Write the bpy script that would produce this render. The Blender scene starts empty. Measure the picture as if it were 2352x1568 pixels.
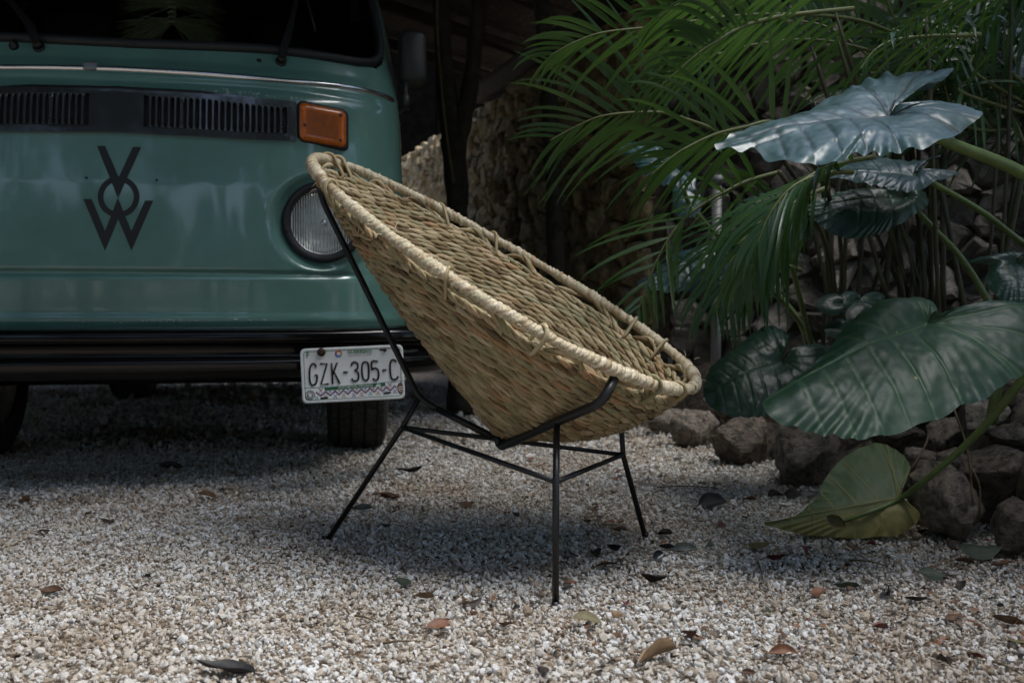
import bpy, bmesh, math, random
import numpy as np
from mathutils import Vector, Matrix, noise

# ------------------------------------------------------------------ camera, sky, sun, exposure
scn = bpy.context.scene
COL = scn.collection
CAM_H = 0.53
PITCH = math.atan((784 - 715) / (2352 * 35 / 36))
cam_d = bpy.data.cameras.new('camera')
cam_d.lens = 35; cam_d.sensor_width = 36; cam_d.clip_start = 0.02; cam_d.clip_end = 400
cam_d.dof.use_dof = True; cam_d.dof.focus_distance = 2.0; cam_d.dof.aperture_fstop = 5.6
cam = bpy.data.objects.new('camera', cam_d); COL.objects.link(cam)
cam.location = (0, 0, CAM_H); cam.rotation_euler = (math.pi / 2 - PITCH, 0, 0)
scn.camera = cam

SUN_DIR = Vector((0.34, -0.18, 0.93)).normalized()
world = bpy.data.worlds.new('World'); scn.world = world; world.use_nodes = True
wn = world.node_tree.nodes; wl = world.node_tree.links
sky = wn.new('ShaderNodeTexSky'); sky.sky_type = 'NISHITA'; sky.sun_disc = False
sky.sun_elevation = math.asin(SUN_DIR.z); sky.sun_rotation = math.atan2(SUN_DIR.x, SUN_DIR.y)
sky.dust_density = 1.6; sky.air_density = 1.0
bg = wn['Background']; bg.inputs['Strength'].default_value = 0.07
wl.new(sky.outputs['Color'], bg.inputs['Color'])
sun_d = bpy.data.lights.new('sun', 'SUN'); sun_d.energy = 1.5; sun_d.angle = math.radians(42); sun_d.color = (1, .985, .965)
sun = bpy.data.objects.new('sun', sun_d); COL.objects.link(sun)
sun.rotation_euler = SUN_DIR.to_track_quat('Z', 'Y').to_euler(); sun.location = SUN_DIR * 20
vs = scn.view_settings
vs.view_transform = 'Standard'; vs.look = 'None'; vs.gamma = 1; vs.use_curve_mapping = False
vs.exposure = 1.75

# ------------------------------------------------------------------ measuring helpers (points of the photograph at a known distance)
FPX = 2352 * 35 / 36
def ray(px, py):
    a = (px - 1176) / FPX; b = (784 - py) / FPX
    c, s = math.cos(PITCH), math.sin(PITCH)
    return Vector((a, c + b * s, b * c - s))
EYE = Vector((0, 0, CAM_H))
def at(px, py, Y):
    r = ray(px, py); return EYE + r * (Y / r.y)
def gnd(px, py, z=0.0):
    r = ray(px, py); return EYE + r * ((z - CAM_H) / r.z)
def on_plane(px, py, P, n):
    r = ray(px, py); return EYE + r * ((P - EYE).dot(n) / r.dot(n))
def px_of(P):
    d = P - EYE; c, s = math.cos(PITCH), math.sin(PITCH)
    dep = d.y * c - d.z * s; u = d.y * s + d.z * c
    return 1176 + FPX * d.x / dep, 784 - FPX * u / dep
def smooth(a, b, x):
    t = np.clip((x - a) / (b - a), 0, 1); return t * t * (3 - 2 * t)
def R(a): return math.radians(a)

# ------------------------------------------------------------------ object helpers
def tag(o, label=None, cat=None, group=None, kind=None):
    if label: o['label'] = label
    if cat: o['category'] = cat
    if group: o['group'] = group
    if kind: o['kind'] = kind
    return o
def empty(name, loc=(0, 0, 0), rz=0.0, label=None, cat=None, group=None):
    o = bpy.data.objects.new(name, None); o.empty_display_size = .1
    COL.objects.link(o); o.location = loc; o.rotation_euler = (0, 0, rz)
    return tag(o, label, cat, group)
def link(name, me, mat, parent=None):
    o = bpy.data.objects.new(name, me); COL.objects.link(o)
    if mat is not None:
        for m in (mat if isinstance(mat, (list, tuple)) else [mat]): me.materials.append(m)
    if parent is not None: o.parent = parent
    return o
def obj(name, verts, faces, mat, parent=None, smooth_sh=True, off=None, uv=None, tint=None, midx=None, vein=None):
    """one mesh object; off is taken from every vertex (the thing's base); uv, tint, vein are per vertex"""
    v = np.asarray(verts, dtype=float)
    if off is not None: v = v - np.asarray(off, dtype=float)
    me = bpy.data.meshes.new(name)
    me.from_pydata(v.tolist(), [], faces if isinstance(faces, list) else faces.tolist())
    if smooth_sh: me.polygons.foreach_set('use_smooth', [True] * len(me.polygons))
    if midx is not None: me.polygons.foreach_set('material_index', list(midx))
    if uv is not None:
        l = me.uv_layers.new(name='UVMap'); li = np.empty(len(me.loops), dtype=np.int32)
        me.loops.foreach_get('vertex_index', li)
        l.data.foreach_set('uv', np.asarray(uv, dtype=np.float32)[li].ravel())
    for nm, arr in (('tint', tint), ('vein', vein)):
        if arr is not None:
            a = me.attributes.new(nm, 'FLOAT', 'POINT'); a.data.foreach_set('value', np.asarray(arr, dtype=np.float32))
    me.update()
    return link(name, me, mat, parent)
class MB:
    """collects simple shapes and links them as ONE mesh"""
    def __init__(s): s.v = []; s.f = []; s.m = []; s.mi = 0
    def add(s, v, f):
        n = len(s.v); s.v += [tuple(p) for p in v]; s.f += [tuple(i + n for i in q) for q in f]; s.m += [s.mi] * len(f); return s
    def box(s, c, d, M=None):
        q = [Vector((x * d[0] / 2, y * d[1] / 2, z * d[2] / 2)) for x in (-1, 1) for y in (-1, 1) for z in (-1, 1)]
        if M is not None: q = [M @ p for p in q]
        return s.add([p + Vector(c) for p in q], [(0, 1, 3, 2), (4, 6, 7, 5), (0, 4, 5, 1), (2, 3, 7, 6), (0, 2, 6, 4), (1, 5, 7, 3)])
    def tube(s, pts, r, n=8, cap=True):
        v, f = tube(pts, r, n, cap); return s.add(v, f)
    def prism(s, poly, fn, d0, d1):
        """a flat outline (a, b) pushed out between two depths; fn(a, b, d) gives the point"""
        n = len(poly)
        v = [fn(a, b, d0) for a, b in poly] + [fn(a, b, d1) for a, b in poly]
        f = [tuple(range(n - 1, -1, -1)), tuple(range(n, 2 * n))] + [(i, (i + 1) % n, n + (i + 1) % n, n + i) for i in range(n)]
        return s.add(v, f)
    def build(s, name, mat, parent=None, sm=False, off=None):
        return obj(name, s.v, s.f, mat, parent, sm, off, midx=s.m)
def frames(P):
    P = [Vector(p) for p in P]; out = []; n0 = None
    for i, p in enumerate(P):
        t = (P[min(i + 1, len(P) - 1)] - P[max(i - 1, 0)])
        t = t.normalized() if t.length > 1e-9 else Vector((0, 0, 1))
        if n0 is None:
            n0 = t.cross(Vector((0, 0, 1)))
            if n0.length < 1e-3: n0 = t.cross(Vector((0, 1, 0)))
        n0 = (n0 - t * n0.dot(t)).normalized()
        out.append((p, t, n0, t.cross(n0)))
    return out
def tube(pts, r, n=8, cap=True):
    fr = frames(pts); v = []; f = []
    for i, (p, t, a, b) in enumerate(fr):
        ri = r[i] if isinstance(r, (list, tuple, np.ndarray)) else r
        v += [p + (a * math.cos(k * 2 * math.pi / n) + b * math.sin(k * 2 * math.pi / n)) * ri for k in range(n)]
    for i in range(len(fr) - 1):
        for k in range(n):
            f.append((i * n + k, i * n + (k + 1) % n, (i + 1) * n + (k + 1) % n, (i + 1) * n + k))
    if cap:
        f.append(tuple(range(n - 1, -1, -1))); m = (len(fr) - 1) * n; f.append(tuple(range(m, m + n)))
    return v, f
def spline(pts, n):
    """Catmull-Rom through pts, n samples evenly in parameter"""
    P = [Vector(p) for p in pts]; P = [P[0] * 2 - P[1]] + P + [P[-1] * 2 - P[-2]]; m = len(P) - 3; out = []
    for i in range(n):
        t = i / (n - 1) * m; k = min(int(t), m - 1); t -= k
        a, b, c, d = P[k:k + 4]
        out.append(.5 * ((2 * b) + (c - a) * t + (2 * a - 5 * b + 4 * c - d) * t * t + (3 * b - a - 3 * c + d) * t ** 3))
    return out
def fillet(pts, r, n=5):
    P = [Vector(p) for p in pts]; out = [P[0]]
    for i in range(1, len(P) - 1):
        a = (P[i - 1] - P[i]); c = (P[i + 1] - P[i]); ra = min(r, a.length * .45, c.length * .45)
        A = P[i] + a.normalized() * ra; C = P[i] + c.normalized() * ra
        out += [(A * (1 - t) ** 2 + P[i] * 2 * t * (1 - t) + C * t * t) for t in [k / n for k in range(n + 1)]]
    return out + [P[-1]]
def lathe(prof, n, fn=None):
    """prof: (radius, along) pairs turned round the local y axis"""
    v = []; f = []; m = len(prof)
    for k in range(n):
        a = 2 * math.pi * k / n
        for j, (r, y) in enumerate(prof):
            rr = r if fn is None else fn(r, j, k)
            v.append((rr * math.cos(a), y, rr * math.sin(a)))
    for k in range(n):
        for j in range(m - 1):
            f.append((k * m + j, k * m + j + 1, ((k + 1) % n) * m + j + 1, ((k + 1) % n) * m + j))
    return v, f
def shade_flat(o):
    o.data.polygons.foreach_set('use_smooth', [False] * len(o.data.polygons))

# ------------------------------------------------------------------ materials
def nodes_of(m):
    m.use_nodes = True; t = m.node_tree; return t, t.nodes, t.links, t.nodes['Principled BSDF']
def mat(name, col, rough=.5, metal=0., var=.0, vscale=8., bump=0., bscale=60., coat=0., col2=None, rvar=0., spec=None, bdist=.004, coords='Object'):
    m = bpy.data.materials.new(name); t, N, L, B = nodes_of(m)
    B.inputs['Base Color'].default_value = (*col, 1); B.inputs['Roughness'].default_value = rough; B.inputs['Metallic'].default_value = metal
    B.inputs['Coat Weight'].default_value = coat; B.inputs['Coat Roughness'].default_value = .06
    if spec is not None: B.inputs['Specular IOR Level'].default_value = spec
    tc = N.new('ShaderNodeTexCoord')
    if var or col2:
        nz = N.new('ShaderNodeTexNoise'); nz.inputs['Scale'].default_value = vscale; nz.inputs['Detail'].default_value = 6; nz.inputs['Roughness'].default_value = .65
        L.new(tc.outputs[coords], nz.inputs['Vector'])
        rp = N.new('ShaderNodeValToRGB'); L.new(nz.outputs['Fac'], rp.inputs['Fac'])
        c2 = col2 or tuple(c * (1 + var) for c in col); c1 = col if col2 else tuple(c * (1 - var) for c in col)
        rp.color_ramp.elements[0].position = .33; rp.color_ramp.elements[1].position = .67
        rp.color_ramp.elements[0].color = (*c1, 1); rp.color_ramp.elements[1].color = (*c2, 1)
        L.new(rp.outputs['Color'], B.inputs['Base Color'])
        if rvar:
            mr = N.new('ShaderNodeMapRange'); mr.inputs['To Min'].default_value = rough - rvar; mr.inputs['To Max'].default_value = rough + rvar
            L.new(nz.outputs['Fac'], mr.inputs['Value']); L.new(mr.outputs['Result'], B.inputs['Roughness'])
    if bump:
        nb = N.new('ShaderNodeTexNoise'); nb.inputs['Scale'].default_value = bscale; nb.inputs['Detail'].default_value = 5
        L.new(tc.outputs[coords], nb.inputs['Vector'])
        bp = N.new('ShaderNodeBump'); bp.inputs['Strength'].default_value = bump; bp.inputs['Distance'].default_value = bdist
        L.new(nb.outputs['Fac'], bp.inputs['Height']); L.new(bp.outputs['Normal'], B.inputs['Normal'])
    return m
def glass_mat(name, tint=(.8, .9, .88), refl=1.0, wave=None):
    """thin pane: a clear layer with a fresnel reflection on it"""
    m = bpy.data.materials.new(name); m.use_nodes = True; t = m.node_tree; N = t.nodes; L = t.links
    N.remove(N['Principled BSDF']); out = N['Material Output']
    tr = N.new('ShaderNodeBsdfTransparent'); tr.inputs['Color'].default_value = (*tint, 1)
    gl = N.new('ShaderNodeBsdfGlossy'); gl.inputs['Roughness'].default_value = .02
    fr = N.new('ShaderNodeFresnel'); fr.inputs['IOR'].default_value = 1.5
    mx = N.new('ShaderNodeMixShader'); L.new(tr.outputs[0], mx.inputs[1]); L.new(gl.outputs[0], mx.inputs[2]); L.new(mx.outputs[0], out.inputs['Surface'])
    if refl != 1.0:
        mu = N.new('ShaderNodeMath'); mu.operation = 'MULTIPLY'; mu.inputs[1].default_value = refl
        L.new(fr.outputs[0], mu.inputs[0]); L.new(mu.outputs[0], mx.inputs[0])
    else: L.new(fr.outputs[0], mx.inputs[0])
    if wave:
        tc = N.new('ShaderNodeTexCoord'); w = N.new('ShaderNodeTexWave'); w.wave_type = 'BANDS'; w.bands_direction = 'X'
        w.inputs['Scale'].default_value = wave; w.inputs['Distortion'].default_value = .6; L.new(tc.outputs['Object'], w.inputs['Vector'])
        bp = N.new('ShaderNodeBump'); bp.inputs['Strength'].default_value = .8; bp.inputs['Distance'].default_value = .002
        L.new(w.outputs['Fac'], bp.inputs['Height']); L.new(bp.outputs[0], gl.inputs['Normal']); L.new(bp.outputs[0], fr.inputs['Normal'])
        gl.inputs['Roughness'].default_value = .12
    return m
def tint_mat(name, ramp, rough=.6, streak=(3., 40.), streak_amt=.35, bump=.4, rvar=.15):
    """dry fibre: colour from the per-strand tint, streaks along the fibre from its uv"""
    m = bpy.data.materials.new(name); t, N, L, B = nodes_of(m)
    at_ = N.new('ShaderNodeAttribute'); at_.attribute_name = 'tint'
    rp = N.new('ShaderNodeValToRGB'); cr = rp.color_ramp
    for i, (p, c) in enumerate(ramp):
        e = cr.elements[i] if i < 2 else cr.elements.new(p)
        e.position = p; e.color = (*c, 1)
    L.new(at_.outputs['Fac'], rp.inputs['Fac'])
    uv = N.new('ShaderNodeUVMap'); mp = N.new('ShaderNodeMapping'); mp.inputs['Scale'].default_value = (streak[0], streak[1], 1)
    L.new(uv.outputs[0], mp.inputs[0])
    nz = N.new('ShaderNodeTexNoise'); nz.inputs['Scale'].default_value = 1; nz.inputs['Detail'].default_value = 4; L.new(mp.outputs[0], nz.inputs['Vector'])
    mr = N.new('ShaderNodeMapRange'); mr.inputs['From Min'].default_value = .3; mr.inputs['From Max'].default_value = .7
    mr.inputs['To Min'].default_value = 1 - streak_amt; mr.inputs['To Max'].default_value = 1 + streak_amt; L.new(nz.outputs['Fac'], mr.inputs['Value'])
    mu = N.new('ShaderNodeVectorMath'); mu.operation = 'SCALE'; L.new(rp.outputs['Color'], mu.inputs[0]); L.new(mr.outputs[0], mu.inputs['Scale'])
    L.new(mu.outputs[0], B.inputs['Base Color']); B.inputs['Roughness'].default_value = rough
    B.inputs['Specular IOR Level'].default_value = .35
    bp = N.new('ShaderNodeBump'); bp.inputs['Strength'].default_value = bump; bp.inputs['Distance'].default_value = .001
    L.new(nz.outputs['Fac'], bp.inputs['Height']); L.new(bp.outputs[0], B.inputs['Normal'])
    return m
def leaf_mat(name, col, col2, veincol, rough=.35, transl=.2, tcol=(.25, .4, .06), scale=6., spots=True, coat=0.):
    m = bpy.data.materials.new(name); t, N, L, B = nodes_of(m); out = N['Material Output']
    tc = N.new('ShaderNodeTexCoord'); nz = N.new('ShaderNodeTexNoise'); nz.inputs['Scale'].default_value = scale; nz.inputs['Detail'].default_value = 7
    L.new(tc.outputs['Object'], nz.inputs['Vector'])
    rp = N.new('ShaderNodeValToRGB'); rp.color_ramp.elements[0].position = .35; rp.color_ramp.elements[1].position = .68
    rp.color_ramp.elements[0].color = (*col, 1); rp.color_ramp.elements[1].color = (*col2, 1); L.new(nz.outputs['Fac'], rp.inputs['Fac'])
    va = N.new('ShaderNodeAttribute'); va.attribute_name = 'vein'
    mx = N.new('ShaderNodeMix'); mx.data_type = 'RGBA'; L.new(va.outputs['Fac'], mx.inputs[0]); L.new(rp.outputs[0], mx.inputs[6]); mx.inputs[7].default_value = (*veincol, 1)
    colout = mx.outputs[2]
    if spots:
        vo = N.new('ShaderNodeTexVoronoi'); vo.inputs['Scale'].default_value = 26; L.new(tc.outputs['Object'], vo.inputs['Vector'])
        lt = N.new('ShaderNodeMath'); lt.operation = 'LESS_THAN'; lt.inputs[1].default_value = .09; L.new(vo.outputs['Distance'], lt.inputs[0])
        gt = N.new('ShaderNodeMath'); gt.operation = 'GREATER_THAN'; gt.inputs[1].default_value = .8
        sp = N.new('ShaderNodeSeparateColor'); L.new(vo.outputs['Color'], sp.inputs[0]); L.new(sp.outputs[0], gt.inputs[0])
        an = N.new('ShaderNodeMath'); an.operation = 'MULTIPLY'; L.new(lt.outputs[0], an.inputs[0]); L.new(gt.outputs[0], an.inputs[1])
        m2 = N.new('ShaderNodeMix'); m2.data_type = 'RGBA'; L.new(an.outputs[0], m2.inputs[0]); L.new(colout, m2.inputs[6]); m2.inputs[7].default_value = (.25, .23, .08, 1)
        colout = m2.outputs[2]
    L.new(colout, B.inputs['Base Color'])
    rr = N.new('ShaderNodeMapRange'); rr.inputs['To Min'].default_value = rough - .1; rr.inputs['To Max'].default_value = rough + .12; L.new(nz.outputs['Fac'], rr.inputs['Value'])
    L.new(rr.outputs[0], B.inputs['Roughness']); B.inputs['Coat Weight'].default_value = coat; B.inputs['Coat Roughness'].default_value = .42
    nb = N.new('ShaderNodeTexNoise'); nb.inputs['Scale'].default_value = 90; nb.inputs['Detail'].default_value = 3; L.new(tc.outputs['Object'], nb.inputs['Vector'])
    bp = N.new('ShaderNodeBump'); bp.inputs['Strength'].default_value = .25; bp.inputs['Distance'].default_value = .002; L.new(nb.outputs[0], bp.inputs['Height']); L.new(bp.outputs[0], B.inputs['Normal'])
    if transl:
        tl = N.new('ShaderNodeBsdfTranslucent'); tl.inputs['Color'].default_value = (*tcol, 1)
        ms = N.new('ShaderNodeMixShader'); ms.inputs[0].default_value = transl
        L.new(B.outputs[0], ms.inputs[1]); L.new(tl.outputs[0], ms.inputs[2]); L.new(ms.outputs[0], out.inputs['Surface'])
    return m
def random_mat(name, ramp, rough=.8, vscale=40, bump=.5, var=.25, bdist=.003):
    """stones: one colour per object or instance, with mottling"""
    m = bpy.data.materials.new(name); t, N, L, B = nodes_of(m)
    oi = N.new('ShaderNodeObjectInfo'); rp = N.new('ShaderNodeValToRGB'); cr = rp.color_ramp; cr.interpolation = 'LINEAR'
    for i, (p, c) in enumerate(ramp):
        e = cr.elements[i] if i < 2 else cr.elements.new(p)
        e.position = p; e.color = (*c, 1)
    L.new(oi.outputs['Random'], rp.inputs['Fac'])
    tc = N.new('ShaderNodeTexCoord'); nz = N.new('ShaderNodeTexNoise'); nz.inputs['Scale'].default_value = vscale; nz.inputs['Detail'].default_value = 7; nz.inputs['Roughness'].default_value = .7
    L.new(tc.outputs['Object'], nz.inputs['Vector'])
    mr = N.new('ShaderNodeMapRange'); mr.inputs['From Min'].default_value = .3; mr.inputs['From Max'].default_value = .7
    mr.inputs['To Min'].default_value = 1 - var; mr.inputs['To Max'].default_value = 1 + var; L.new(nz.outputs['Fac'], mr.inputs['Value'])
    mu = N.new('ShaderNodeVectorMath'); mu.operation = 'SCALE'; L.new(rp.outputs['Color'], mu.inputs[0]); L.new(mr.outputs[0], mu.inputs['Scale'])
    L.new(mu.outputs[0], B.inputs['Base Color']); B.inputs['Roughness'].default_value = rough
    bp = N.new('ShaderNodeBump'); bp.inputs['Strength'].default_value = bump; bp.inputs['Distance'].default_value = bdist
    L.new(nz.outputs['Fac'], bp.inputs['Height']); L.new(bp.outputs[0], B.inputs['Normal'])
    return m

M = {}
M['paint'] = mat('teal_paint', (.112, .245, .212), .30, var=.09, vscale=5, coat=1.0, bump=.06, bscale=3, bdist=.012)
M['black_paint'] = mat('black_gloss_paint', (.017, .018, .020), .26, bump=.3, bscale=45, bdist=.003, coat=1.0)
M['bumper'] = mat('black_bumper_paint', (.005, .005, .005), .13, var=.3, vscale=12, bump=.10, bscale=12, bdist=.004, spec=.35)
M['rubber'] = mat('black_rubber', (.014, .015, .016), .55, bump=.2, bscale=80, bdist=.001)
M['wiper'] = mat('wiper_black', (.006, .006, .006), .5)
M['tyre'] = mat('tyre_rubber', (.034, .034, .032), .8, var=.35, vscale=30, bump=.3, bscale=120, bdist=.001)
M['decal'] = mat('black_decal', (.01, .01, .01), .42)
M['chrome'] = mat('chrome', (.75, .76, .78), .14, 1.0, bump=.05, bscale=30)
M['mesh_dark'] = mat('dark_mesh', (.003, .003, .003), .7, bump=.6, bscale=400, bdist=.002)
M['amber'] = mat('amber_lens', (.55, .13, .012), .22, var=.25, vscale=60, bump=.15, bscale=160, bdist=.001, coat=.3)
M['amber_rib'] = mat('amber_ribs', (.38, .10, .015), .3, var=.3, vscale=50)
M['glass'] = glass_mat('windscreen_glass', (.62, .70, .68))
M['lens'] = glass_mat('headlamp_glass', (.93, .95, .95), wave=42)
M['reflector'] = mat('headlamp_reflector', (.85, .85, .83), .42, .75, var=.25, vscale=25, bump=.3, bscale=50)
M['dark'] = mat('dark_underbody', (.012, .011, .010), .85, var=.4, vscale=12)
M['cabin'] = mat('cabin_trim', (.012, .011, .010), .8)
M['plate'] = mat('plate_white', (.80, .84, .86), .35, var=.05, vscale=40, bump=.05, bscale=200, coat=.2)
M['plate_green'] = mat('plate_green', (.02, .16, .07), .4)
M['plate_black'] = mat('plate_black', (.012, .010, .009), .4)
M['bolt'] = mat('rusty_bolt', (.05, .03, .02), .6, .5, var=.4, vscale=150)
for n_, c_ in (('red', (.42, .06, .06)), ('blue', (.05, .15, .42)), ('purple', (.16, .08, .26)), ('orange', (.52, .20, .05)), ('teal', (.05, .32, .38)), ('gold', (.42, .30, .07)), ('grey', (.15, .16, .16)), ('brown', (.14, .07, .03)), ('ink', (.04, .05, .05))):
    M['p_' + n_] = mat('print_' + n_, c_, .45)
M['frame'] = mat('black_powder_coat', (.010, .010, .0105), .38, bump=.15, bscale=220, bdist=.0006)
M['weave'] = tint_mat('woven_palm_leaf', [(0, (.16, .105, .05)), (.22, (.33, .25, .13)), (.45, (.42, .335, .195)), (.65, (.27, .25, .135)), (.85, (.53, .43, .27)), (1, (.40, .25, .13))], .58, (30, 5), .45, .8)
M['wrap'] = tint_mat('rim_wrapping_leaf', [(0, (.33, .24, .14)), (.35, (.50, .42, .28)), (.65, (.62, .54, .40)), (.88, (.44, .40, .26)), (1, (.48, .32, .20))], .55, (260, 2.5), .34, .8)
M['straw'] = tint_mat('dry_straw', [(0, (.40, .36, .17)), (1, (.70, .62, .36))], .7, (2, 20), .3, .2)
M['ground'] = None
M['pebble'] = random_mat('limestone_chips', [(0, (.17, .125, .09)), (.035, (.34, .27, .20)), (.16, (.49, .425, .34)), (.42, (.59, .56, .505)), (.7, (.68, .68, .665)), (1, (.77, .78, .78))], .85, 110, .6, .22, .003)
M['boulder'] = random_mat('weathered_boulder', [(0, (.11, .085, .064)), (.35, (.18, .145, .11)), (.7, (.26, .22, .178)), (1, (.36, .325, .275))], .58, 38, 1.0, 1.0, .03)
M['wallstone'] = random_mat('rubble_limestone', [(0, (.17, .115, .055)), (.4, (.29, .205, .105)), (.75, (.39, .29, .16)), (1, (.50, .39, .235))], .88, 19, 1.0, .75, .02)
M['wallstone_grey'] = random_mat('shaded_limestone', [(0, (.05, .043, .035)), (.4, (.09, .078, .064)), (.75, (.14, .124, .104)), (1, (.21, .19, .165))], .9, 22, 1.0, .75, .02)  # wall stone copy with the dimness behind the palms put into its colour
M['mortar_dark'] = mat('shaded_mortar', (.035, .028, .02), .95, var=.6, vscale=14, bump=.8, bscale=30, bdist=.01)  # mortar copy darkened to match, shade put into the colour
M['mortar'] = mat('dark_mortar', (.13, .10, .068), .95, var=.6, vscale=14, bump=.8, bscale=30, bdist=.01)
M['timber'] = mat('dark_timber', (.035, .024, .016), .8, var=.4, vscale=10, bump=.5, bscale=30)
M['bark'] = mat('dark_bark', (.028, .022, .016), .9, var=.5, vscale=14, bump=1.0, bscale=22, bdist=.02)
M['thatch'] = mat('old_thatch', (.05, .036, .022), .95, var=.5, vscale=18, bump=1., bscale=40, bdist=.03)
M['shade_black'] = mat('shade_black_planks', (.004, .0035, .003), .9, var=.4, vscale=10, spec=0.0)  # near-black colour stands in for shade at the shed's far end
M['slat'] = mat('glint_black_paint', (.040, .044, .048), .25, bump=.2, bscale=60, bdist=.002, coat=.8)  # black lightened bluish so the bars carry a painted sky glint
M['flute'] = mat('fluted_glass', (.50, .52, .52), .15)
M['soil'] = mat('dark_soil', (.035, .026, .018), .95, var=.4, vscale=9, bump=1., bscale=24, bdist=.03)
M['pipe'] = mat('grey_pipe_paint', (.14, .14, .14), .5, var=.12, vscale=9)
M['palm'] = leaf_mat('palm_leaflet', (.030, .072, .022), (.055, .108, .032), (.08, .13, .04), .30, .28, (.13, .27, .05), 7., False)
M['palm_dark'] = leaf_mat('palm_leaflet_deep', (.024, .064, .028), (.042, .095, .036), (.07, .12, .05), .32, .2, (.10, .22, .03), 7., False)
M['rachis'] = mat('palm_rachis', (.10, .12, .035), .5, var=.25, vscale=20)
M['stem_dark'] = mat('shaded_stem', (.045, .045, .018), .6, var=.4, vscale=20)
M['stem_dry'] = mat('dry_stem', (.09, .065, .03), .7, var=.4, vscale=20)
M['ear_blue'] = leaf_mat('ear_leaf_blue_green', (.020, .060, .062), (.036, .088, .092), (.006, .016, .016), .36, .06, (.10, .25, .05), 9., False, coat=.7)
M['ear_green'] = leaf_mat('ear_leaf_green', (.010, .038, .021), (.017, .055, .030), (.045, .095, .046), .48, .10, (.10, .26, .05), 6., True)
M['ear_dark'] = leaf_mat('ear_leaf_deep', (.012, .038, .026), (.022, .058, .038), (.04, .08, .05), .38, .08, (.08, .2, .05), 6., False)
M['ear_pale'] = leaf_mat('ear_leaf_underside', (.062, .105, .048), (.092, .14, .062), (.27, .235, .085), .55, .2, (.3, .34, .07), 5., False)
M['petiole'] = mat('leaf_stalk', (.10, .15, .045), .42, var=.25, vscale=14)
M['canopy'] = leaf_mat('tree_leaf', (.022, .05, .016), (.04, .085, .026), (.05, .09, .03), .45, .2, (.12, .25, .03), 4., False)
DRY = {k: mat('dry_leaf_' + k, c, .62, var=.35, vscale=35, bump=.4, bscale=120, bdist=.002) for k, c in dict(
    brown=(.10, .050, .025), dark=(.028, .020, .015), black=(.012, .012, .013), red=(.13, .036, .024), tan=(.20, .13, .07), olive=(.13, .11, .045),
    orange=(.15, .062, .028), green=(.035, .050, .030), grey=(.13, .14, .125)).items()}

def dust_patches(m):
    # earthy stains in loose patches across the gravel, by where each stone lies
    t = m.node_tree; N = t.nodes; L = t.links; B = N['Principled BSDF']; src = B.inputs['Base Color'].links[0].from_socket
    oi = N.new('ShaderNodeObjectInfo'); nz = N.new('ShaderNodeTexNoise'); nz.inputs['Scale'].default_value = 2.3; nz.inputs['Detail'].default_value = 6; nz.inputs['Roughness'].default_value = .7
    L.new(oi.outputs['Location'], nz.inputs['Vector'])
    mr = N.new('ShaderNodeMapRange'); mr.inputs['From Min'].default_value = .46; mr.inputs['From Max'].default_value = .70; mr.inputs['To Max'].default_value = .85; L.new(nz.outputs['Fac'], mr.inputs['Value'])
    mx = N.new('ShaderNodeMix'); mx.data_type = 'RGBA'; mx.blend_type = 'MULTIPLY'; L.new(mr.outputs[0], mx.inputs[0]); L.new(src, mx.inputs[6]); mx.inputs[7].default_value = (.62, .50, .38, 1); L.new(mx.outputs[2], B.inputs['Base Color'])
dust_patches(M['pebble'])

# ------------------------------------------------------------------ ground and gravel
def ground_mat():
    m = bpy.data.materials.new('gravel_bed'); t, N, L, B = nodes_of(m)
    tc = N.new('ShaderNodeTexCoord'); vo = N.new('ShaderNodeTexVoronoi'); vo.inputs['Scale'].default_value = 70; L.new(tc.outputs['Object'], vo.inputs['Vector'])
    sp = N.new('ShaderNodeSeparateColor'); L.new(vo.outputs['Color'], sp.inputs[0])
    rp = N.new('ShaderNodeValToRGB'); cr = rp.color_ramp; cr.elements[0].color = (.09, .065, .045, 1); cr.elements[1].color = (.46, .42, .36, 1)
    e = cr.elements.new(.4); e.color = (.26, .20, .145, 1); L.new(sp.outputs[0], rp.inputs['Fac']); L.new(rp.outputs[0], B.inputs['Base Color'])
    B.inputs['Roughness'].default_value = .9
    bp = N.new('ShaderNodeBump'); bp.invert = True; bp.inputs['Strength'].default_value = 1; bp.inputs['Distance'].default_value = .008
    L.new(vo.outputs['Distance'], bp.inputs['Height']); L.new(bp.outputs[0], B.inputs['Normal'])
    return m
def gz(x, y):
    """the gentle unevenness of the raked gravel"""
    return .006 * noise.noise(Vector((x * 1.7, y * 1.7, 3.1))) + .004 * noise.noise(Vector((x * 5, y * 5, 7.7)))
def make_ground():
    xs = np.concatenate([np.linspace(-60, -6, 12), np.linspace(-5.5, 4.5, 120), np.linspace(5, 60, 12)])
    ys = np.concatenate([np.linspace(-60, -1, 12), np.linspace(-.5, 9, 120), np.linspace(10, 70, 12)])
    v = [(x, y, gz(x, y) - .009 if (-6 < x < 5 and -1 < y < 9.5) else -.006) for y in ys for x in xs]; n = len(xs)
    f = [(j * n + i, j * n + i + 1, (j + 1) * n + i + 1, (j + 1) * n + i) for j in range(len(ys) - 1) for i in range(n - 1)]
    o = obj('ground', v, f, ground_mat()); tag(o, 'pale crushed limestone ground of the yard', kind='structure')
make_ground()

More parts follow.
